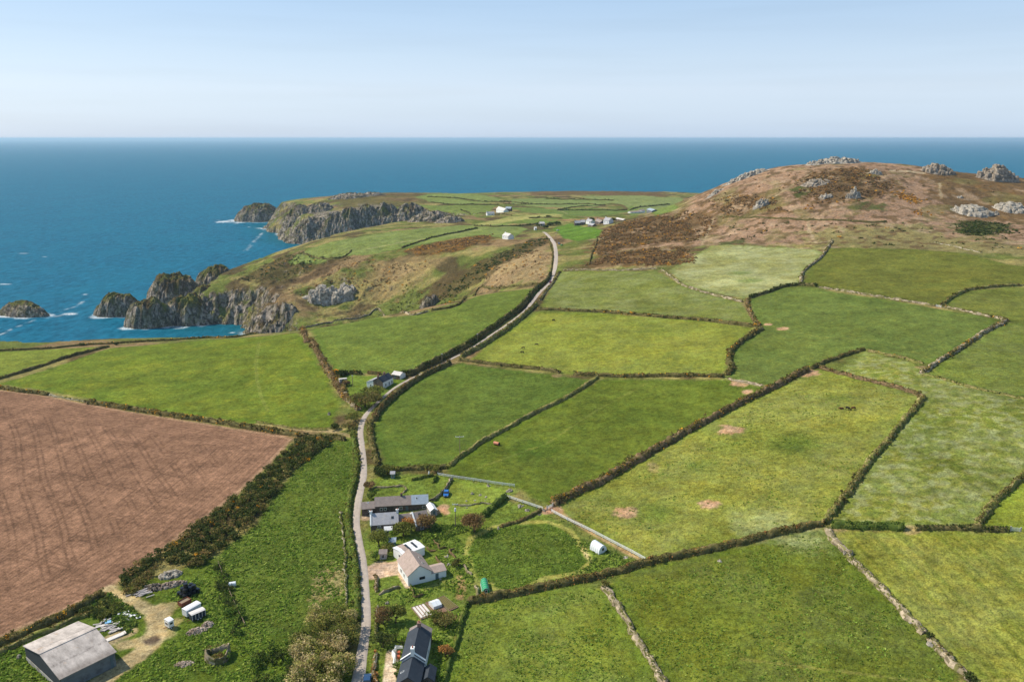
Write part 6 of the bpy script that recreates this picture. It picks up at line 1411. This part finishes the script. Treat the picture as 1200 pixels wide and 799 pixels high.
fence('dark wooden fence down the left side of the rough field', [(256,661),(263,679),(270,697),(278,715),(287,733)], 2.6, 1.0, 'wood', (0.5, 0.9), 'post_fence', 0.09)
def gate(label, p0, p1, mat='frame', h=1.2):
    A, B = ground(*p0), ground(*p1); L_ = float(np.linalg.norm((B - A)[:2])); o = tag(empty('field_gate', A, math.atan2(B[1] - A[1], B[0] - A[0])), label, 'gate')
    for x in (0.0, L_): box_obj('gatepost', M_['conc'], (x - 0.14, x + 0.14, -0.14, 0.14, -0.3, h + 0.25), o)
    for k in range(5): box_obj('bar', M_[mat], (0.18, L_ - 0.18, -0.03, 0.03, 0.2 + k * 0.22, 0.28 + k * 0.22), o)
    box_obj('stile', M_[mat], (0.3, 0.4, -0.07, -0.035, 0.15, 1.2), o); box_obj('stile', M_[mat], (L_ - 0.4, L_ - 0.3, -0.07, -0.035, 0.15, 1.2), o)
gate('white five bar gate at the right edge below the mottled field', (1184,622), (1196,622.5))
gate('grey gate beside the gorse bush at the foot of the diagonal hedge', (641,597), (648,593), 'galv')
gate('small white gate at the corner under the olive field', (1097,359.5), (1103,360.5))
# polytunnels
def tunnel(label, p_far, p_near, p_right, h, mat, win=True):
    A, B, C = ground(*p_far), ground(*p_near), ground(*p_right); A, B, C = A[:2], B[:2], C[:2]; L_ = float(np.linalg.norm(B - A)); W = abs(span(A, B, C)) if abs(span(A, B, C)) > 1 else float(np.linalg.norm(C - B))
    o = tag(empty('polytunnel', (A[0], A[1], Hs(*((A + B) / 2))), math.atan2(B[1] - A[1], B[0] - A[0])), label, 'polytunnel')
    prof = [(W / 2 - W / 2 * math.cos(t), h * (math.sin(t) ** 0.75)) for t in np.linspace(0, math.pi, 15)]
    poly_prism('cover', M_[mat], [(0, -0.3)] + prof[1:-1] + [(W, -0.3)], 0, L_, o)
    for k in range(6):
        x = L_ * k / 5; bm = bmesh.new(); pts = [Vector((x, W / 2 + (y - W / 2) * 1.012, z * 1.012)) for y, z in prof]
        for a_, b_ in zip(pts, pts[1:]): cyl_bm(bm, a_, b_, 0.035, 0.035, 6)
        bmesh.ops.remove_doubles(bm, verts=bm.verts, dist=0.03); bm_obj('hoop', bm, M_['galv'], o)
    f = box_obj('door', M_['frame'], (L_ + 0.01, L_ + 0.06, W * 0.32, W * 0.68, -0.2, h * 0.78), o)
    box_obj('opening', M_['glass'], (L_ + 0.055, L_ + 0.08, W * 0.38, W * 0.62, h * 0.38, h * 0.7), f)
    box_obj('door', M_['frame'], (-0.06, -0.01, W * 0.35, W * 0.65, -0.2, h * 0.75), o)
    box_obj('sill_board', M_['galv'], (0, L_, -0.05, 0.0 - 0.005, -0.2, 0.35), o)
tunnel('white polytunnel greenhouse at the edge of the oval meadow', (691.3,643.3), (701.8,649.6), (710,645), 2.5, 'polyw')
tunnel('green netting tunnel beside the oval meadow', (563,684.5), (565.5,696.5), (574,694.5), 1.9, 'netting')
# beds
def bed(label, c4, mat='soil', rowsn=0, frame='wood', h=0.3, top=None):
    A, B, C = [ground(*p)[:2] for p in c4]; L_ = float(np.linalg.norm(B - A)); W = span(A, B, C); rz = math.atan2(B[1] - A[1], B[0] - A[0])
    o = tag(empty('raised_bed', (A[0], A[1], Hs(*A)), rz), label, 'garden bed'); y0, y1 = sorted((0, W))
    bm = bmesh.new()
    for b in ((-.08, L_ + .08, y0 - .08, y0 + .0), (-.08, L_ + .08, y1, y1 + .08), (-.08, 0, y0 + .001, y1 - .001), (L_, L_ + .08, y0 + .001, y1 - .001)): bmbox(bm, *b, -0.3, h)
    bmesh.ops.remove_doubles(bm, verts=bm.verts, dist=0.004); bm_obj('frame', bm, M_[frame], o); box_obj('soil', M_[mat], (0.002, L_ - .002, y0 + .002, y1 - .002, -0.3, h - 0.08), o)
    for k in range(rowsn):
        x = L_ * (k + 0.5) / rowsn; box_obj('crop_row', M_['paleboard'] if top == 'pale' else M_['cropgreen'], (x - L_ / rowsn * (0.34 if top else 0.2), x + L_ / rowsn * (0.34 if top else 0.2), y0 + 0.3, y1 - 0.3, h - 0.1, h + 0.12), o, bevel=0.05)
    return o, L_, y0, y1
M_['cropgreen'] = simple_mat('crop_leaves', G(112,116,64), 0.9, 0.4, 5, 0.1, 0.8)
bed('brown vegetable bed with straw coloured rows beside the long hedge', [(527,716),(537,711.5),(519.5,699.5)], rowsn=6)
bed('bed patched with pale sheets at the left of the vegetable garden', [(493.5,726),(508,721),(488.5,710.5)], rowsn=4, top='pale')
bed('brown bed under the white glazed frame', [(511,721),(524,716.5),(505,705)])
o = tag(empty('cold_frame', gz(509.5, 714), dirpx((507, 714.5), (519, 710))), 'white glazed frame standing on the middle vegetable bed', 'cold frame')
poly_prism('sides', M_['frame'], [(-0.2, 0.0), (2.6, 0.0), (2.6, 1.0), (1.2, 1.5), (-0.2, 1.0)], -0.4, 2.0, o); 
poly_prism('glazing', M_['polyw'], [(-0.24, 0.98), (1.2, 1.53), (2.64, 0.98), (2.64, 1.04), (1.2, 1.60), (-0.24, 1.04)], -0.42, 2.02, o)
for x in (-0.35, 0.8, 1.95): poly_prism('bar', M_['galv'], [(-0.25, 1.06), (1.2, 1.62), (2.65, 1.06), (2.65, 1.09), (1.2, 1.66), (-0.25, 1.09)], x - 0.04, x + 0.04, o)
# boulders, statue, rubble
def stone(label, px, py, r, h, kind='boulder', cat='boulder', seed=0, pale=1, n=8, depth=0.8):
    q = ground(px, py); return rock_mass(kind, label, q[0], q[1], r, r * depth, h, seed * 0.7, None, 2.2, 0.8, False, pale, 16, 28, n, 1.0, 40 + seed, cat, None, False)
for i, (px, py, r_, h_, lb) in enumerate(((553.5,579,0.55,1.1,'pointed boulder on the lawn right of the blue car'), (562.5,580,0.7,0.6,'broad white boulder in the middle of the boulder lawn'), (569.8,582.5,0.6,0.4,'flat white boulder nearest the green hedge'), (546.7,587,0.45,0.45,'small white boulder lowest left on the lawn'), (556.7,586.5,0.5,0.45,'small white boulder lowest in the middle of the lawn'), (547,595,0.4,0.35,'small grey boulder beside the low stone line'), (568.8,586,0.3,0.25,'tiny white stone under the flat boulder'),
                                          (523.5,652,0.9,0.7,'pale boulder among the brick terraces'), (526,662,0.7,0.8,'brown boulder left of the round garden bush'), (731.5,653,1.1,0.3,'flat pinkish stones on the grass right of the white tunnel'), (453.5,707,0.6,0.8,'pale grey domed stone on the lower lawn'), (516,679,0.5,0.6,'white pot-like stone in front of the lean-to'), (385.8,486,0.8,2.4,'tall white stone standing at the edge of the big left field'), (638,598,0.9,0.9,'pale rocks at the corner of the rail fence'), (632,603,0.6,0.6,'white rock below the fence corner'), (610,593,1.2,0.7,'pinkish rocks along the rail fence'), (618,598,1.0,0.6,'second heap of pinkish rocks along the rail fence'), (572,569.5,0.9,0.9,'dark heap under the pale rail fence'), (597,575.5,1.2,0.8,'orange brown heap in the corner of the lawn'), (584,619.5,0.6,0.9,'pale stone at the end of the brown topped wall'), (22,770,0.8,0.8,'grey lump in the grass left of the barn'), (756,659.5,1.3,0.7,'grey stones where the long fence meets the rusty hedge'), (844,657,0.8,0.6,'pinkish stone lying at the hedge of the patched field'), (990,648.5,0.9,1.0,'pinkish stone on the bank below the five-way hedge meeting'), (1066,727.5,0.9,1.0,'pinkish stone lower down the same bank'), (1089,755.5,0.9,1.0,'pinkish stone beside the bush on the lower bank'))):
    stone(lb, px, py, r_, h_, seed=i)
o = tag(empty('statue', gz(502.8, 558)), 'white garden figure standing before the garden hedge', 'statue')
bm = bmesh.new(); prof = [(0.42,0),(0.42,0.3),(0.3,0.34),(0.36,0.9),(0.28,1.3),(0.34,1.5),(0.12,1.72),(0.17,1.9),(0.14,2.05),(0.0,2.12)]; ringp = None
for r_, z in prof:
    ring = [bm.verts.new((r_ * math.cos(t), r_ * 0.8 * math.sin(t), z)) for t in np.linspace(0, 2 * math.pi, 10, endpoint=False)] if r_ > 0 else [bm.verts.new((0, 0, z))]
    if ringp:
        for k in range(10):
            if len(ring) == 1: bm.faces.new((ringp[k], ringp[(k + 1) % 10], ring[0]))
            else: bm.faces.new((ringp[k], ringp[(k + 1) % 10], ring[(k + 1) % 10], ring[k]))
    ringp = ring
bm_obj('figure', bm, M_['white'], o, smooth=True)
def heap(label, px, py, rx, ry, h, n=30, rot=0.0, pale=2, seed=0): q = ground(px, py); return rock_mass('rubble_heap', label, q[0], q[1], rx, ry, h * 1.3, rot, None, 1.6, 1.0, False, pale, 60, 100, n * 4, 0.42, 70 + seed, 'rubble heap', None, False)
heap('grey stone heap highest up against the scrub belt', 200, 674, 3.2, 2.4, 1.1, 50, 0.6, 1, 1)
heap('long pinkish rubble heap below the grey stone heap', 200, 686, 4.4, 1.6, 1.0, 50, 0.5, 2, 2)
heap('brownish rubble heap touching the grey planks', 180, 689, 3.0, 2.2, 1.0, 40, 0.3, 0, 3)
heap('pinkish rubble heap in the grass below the parked trailers', 231, 740, 2.6, 1.6, 0.8, 36, 0.4, 2, 4)
heap('larger end of the rubble below the trailers nearer the fence', 243, 733, 1.6, 1.6, 0.9, 24, 0.2, 2, 5)
heap('low pale rubble heap left of the ruin', 216, 778, 2.4, 1.2, 0.5, 36, 0.1, 2, 6)
def ring_ruin():
    P = gpoly([(244,764),(258,763),(268,763),(268,771),(262,778),(254,778.5),(243,776),(243,768)]); return hedge('ruin', 'roofless stone ruin overgrown with brambles', np.vstack([P, P[:1] + 0.4]), 0.8, 1.7, 'stone', 'scrub', 0.6, 0.5, world=True, cat='ruin')
ring_ruin()
shrub('bright ivy bush on the right wall of the ruin', 267, 771, 1.3, 2.2, 'bright', 260)
shrub('dead brown bramble filling the ruin', 256, 773, 1.8, 1.4, 'scrub', 300)
# black bales
first = None
c0 = gz(222, 701); a0 = dirpx((220, 703), (232, 697))
for k, (u, v, z) in enumerate([(i * 1.28, j * 1.28, 0) for i in range(4) for j in range(3)] + [(0.64 + i * 1.28, 0.64 + j * 1.28, 1.18) for i in range(3) for j in range(2)] + [(1.3, 1.28, 2.3)]):
    loc = c0 + Vector((u * math.cos(a0) - v * math.sin(a0) - 1.2, u * math.sin(a0) + v * math.cos(a0), z))
    if first is None:
        bm = bmesh.new(); cyl_bm(bm, (0, 0, 0), (0, 0, 1.18), 0.63, 0.63, 18); bmesh.ops.bevel(bm, geom=[e for e in bm.edges if abs(e.verts[0].co.z - e.verts[1].co.z) < 1e-4], offset=0.12, segments=3, affect='EDGES'); first = bm_obj('silage_bale', bm, M_['blackplastic']); o = first
    else: o = first.copy(); COL.objects.link(o)
    o.location = loc; o.rotation_euler = (0, 0, rng.random() * 6); tag(o, 'black plastic wrapped bale in the stack behind the rusty trailer', 'bale', 'stacked black bales')
stone('white stone at the foot of the bale stack', 218, 703.5, 0.5, 0.5, seed=33)
# trailers
def trailer(label, p_near, p_far, W, h, body, roof, kind='livestock_trailer', open_top=False, slats=False, win=False):
    A, B = ground(*p_near), ground(*p_far); L_ = float(np.linalg.norm((B - A)[:2])); o = tag(empty(kind, A, math.atan2(B[1] - A[1], B[0] - A[0])), label, 'trailer')
    if open_top:
        bm = bmesh.new()
        for b in ((0, L_, 0, .08), (0, L_, W - .08, W), (0, .08, .081, W - .081), (L_ - .08, L_, .081, W - .081)): bmbox(bm, *b, 0.55, h)
        bmesh.ops.remove_doubles(bm, verts=bm.verts, dist=0.003); bm_obj('sides', bm, M_[body], o); box_obj('load', M_['wood'], (0.1, L_ - 0.1, 0.1, W - 0.1, 0.56, h - 0.25), o)
    else:
        box_obj('body', M_[body], (0, L_, 0, W, 0.5, h), o, bevel=0.06)
        poly_prism('roof', M_[roof], [(-0.05, h), (W + .05, h), (W * 0.8, h + 0.16), (W * 0.2, h + 0.16)], -0.06, L_ + 0.06, o)
        if slats:
            for k in range(5): box_obj('slat', M_['paleboard'], (L_ * k / 4.2 + 0.05, L_ * k / 4.2 + 0.16, -0.05, 0.0, 0.5, h - 0.1), o)
        if win:
            f = box_obj('window', M_['frame'], (L_ * 0.2, L_ * 0.8, -0.05, 0.01, h * 0.55, h * 0.85), o); box_obj('pane', M_['glass'], (L_ * 0.23, L_ * 0.77, -0.065, 0, h * 0.59, h * 0.82), f)
            f = box_obj('window', M_['frame'], (-0.05, 0.01, W * 0.2, W * 0.8, h * 0.5, h * 0.8), o); box_obj('pane', M_['glass'], (-0.065, 0, W * 0.25, W * 0.75, h * 0.54, h * 0.76), f)
    for y in (0.08, W - 0.08):
        wheel(o, L_ * 0.42, y); 
        if L_ > 2.6: wheel(o, L_ * 0.62, y)
    box_obj('drawbar', M_['rustm'], (-1.0, 0.0, W / 2 - 0.06, W / 2 + 0.06, 0.45, 0.55), o)
    return o
trailer('white roofed box trailer parked between the rusty and the blue ones', (219.5,725), (236.5,715.5), 2.0, 2.3, 'white', 'whiteroof')
trailer('dark blue sided trailer with a pale roof nearest the rubble', (225.5,729.5), (241.5,722.5), 1.9, 2.1, 'navy', 'paleboard', slats=True)
trailer('rusty open trailer with a timber load below the bale stack', (213.5,713.5), (225,707.5), 1.9, 1.6, 'rustm', 'rustm', 'flat_trailer', True)
trailer('small white caravan standing alone beside the yard track', (198.5,738), (204.5,735), 2.1, 2.3, 'white', 'whiteroof', 'small_caravan', win=True)
# timber and sheets
def plank(px, py, L_, w, t, rz, mat, label, z=0.0, group=None, kind='plank'):
    o = box_obj(kind, M_[mat], (-L_ / 2, L_ / 2, -w / 2, w / 2, 0, t)); g = gz(px, py); o.location = g + Vector((0, 0, 0.1 + z)); o.rotation_euler = (rng.normal() * 0.03, rng.normal() * 0.04, rz); tag(o, label, 'timber', group); return o
for k in range(16): plank(168 + rng.normal() * 4.2, 697 + rng.normal() * 2.2, rng.uniform(2, 3.6), 0.28, 0.16, 0.5 + rng.normal() * 0.45, 'greyboard', 'grey weathered plank in the heap at the head of the track', rng.random() * 0.5, 'grey planks heaped by the track')
for k in range(24): plank(127 + rng.normal() * 6.5, 734 + rng.normal() * 3.2, rng.uniform(1.6, 3.4), rng.uniform(0.25, 0.6), 0.14, 0.75 + rng.normal() * 0.4, 'greyboard' if rng.random() < 0.7 else 'paleboard', 'grey board lying in the long timber spread behind the barn', rng.random() * 0.35, 'boards spread behind the barn')
for k in range(6): plank(151 + rng.normal() * 4, 721.5 + rng.normal() * 2.2, rng.uniform(2.4, 3.6), 0.7, 0.1, rng.normal() * 0.7 - 0.6, 'whiteroof', 'white sheet lying in the pile by the bend of the track', rng.random() * 0.3, 'white sheets by the track bend', 'sheet')
plank(127, 731, 1.4, 1.2, 0.12, 0.4, 'skyblue', 'light blue sheet on top of the timber spread', 0.5, None, 'tarpaulin')
for k in range(3): plank(133 + k * 3.2, 747.5 - k * 1.2, 3.4, 1.3, 0.2, 0.78, 'paleboard', 'pale slab lying beside the barn doorway', 0, 'pale slabs by the barn', 'slab')
# white garden wall of the black slate cottage, terrace pots
P = gpoly([(472,758.8),(464.2,759.6),(463.2,765),(461,778)]); w_ = hedge('white_wall', 'white painted L-shaped wall on the terrace of the black slate cottage', P, 0.6, 1.1, 'white', 'olive', 0, world=True, cat='wall')
w_.data.materials[0] = M_['white']
for px, py, lb in ((467.5,766,'terracotta pot inside the white terrace wall'), (467,771,'second pot lower inside the white terrace wall')):
    q = gz(px, py); o = tag(cyl_obj('plant_pot', M_['pot'], (0, 0, 0), (0, 0, 0.7), 0.3, 0.42, 12), lb, 'pot'); o.location = q
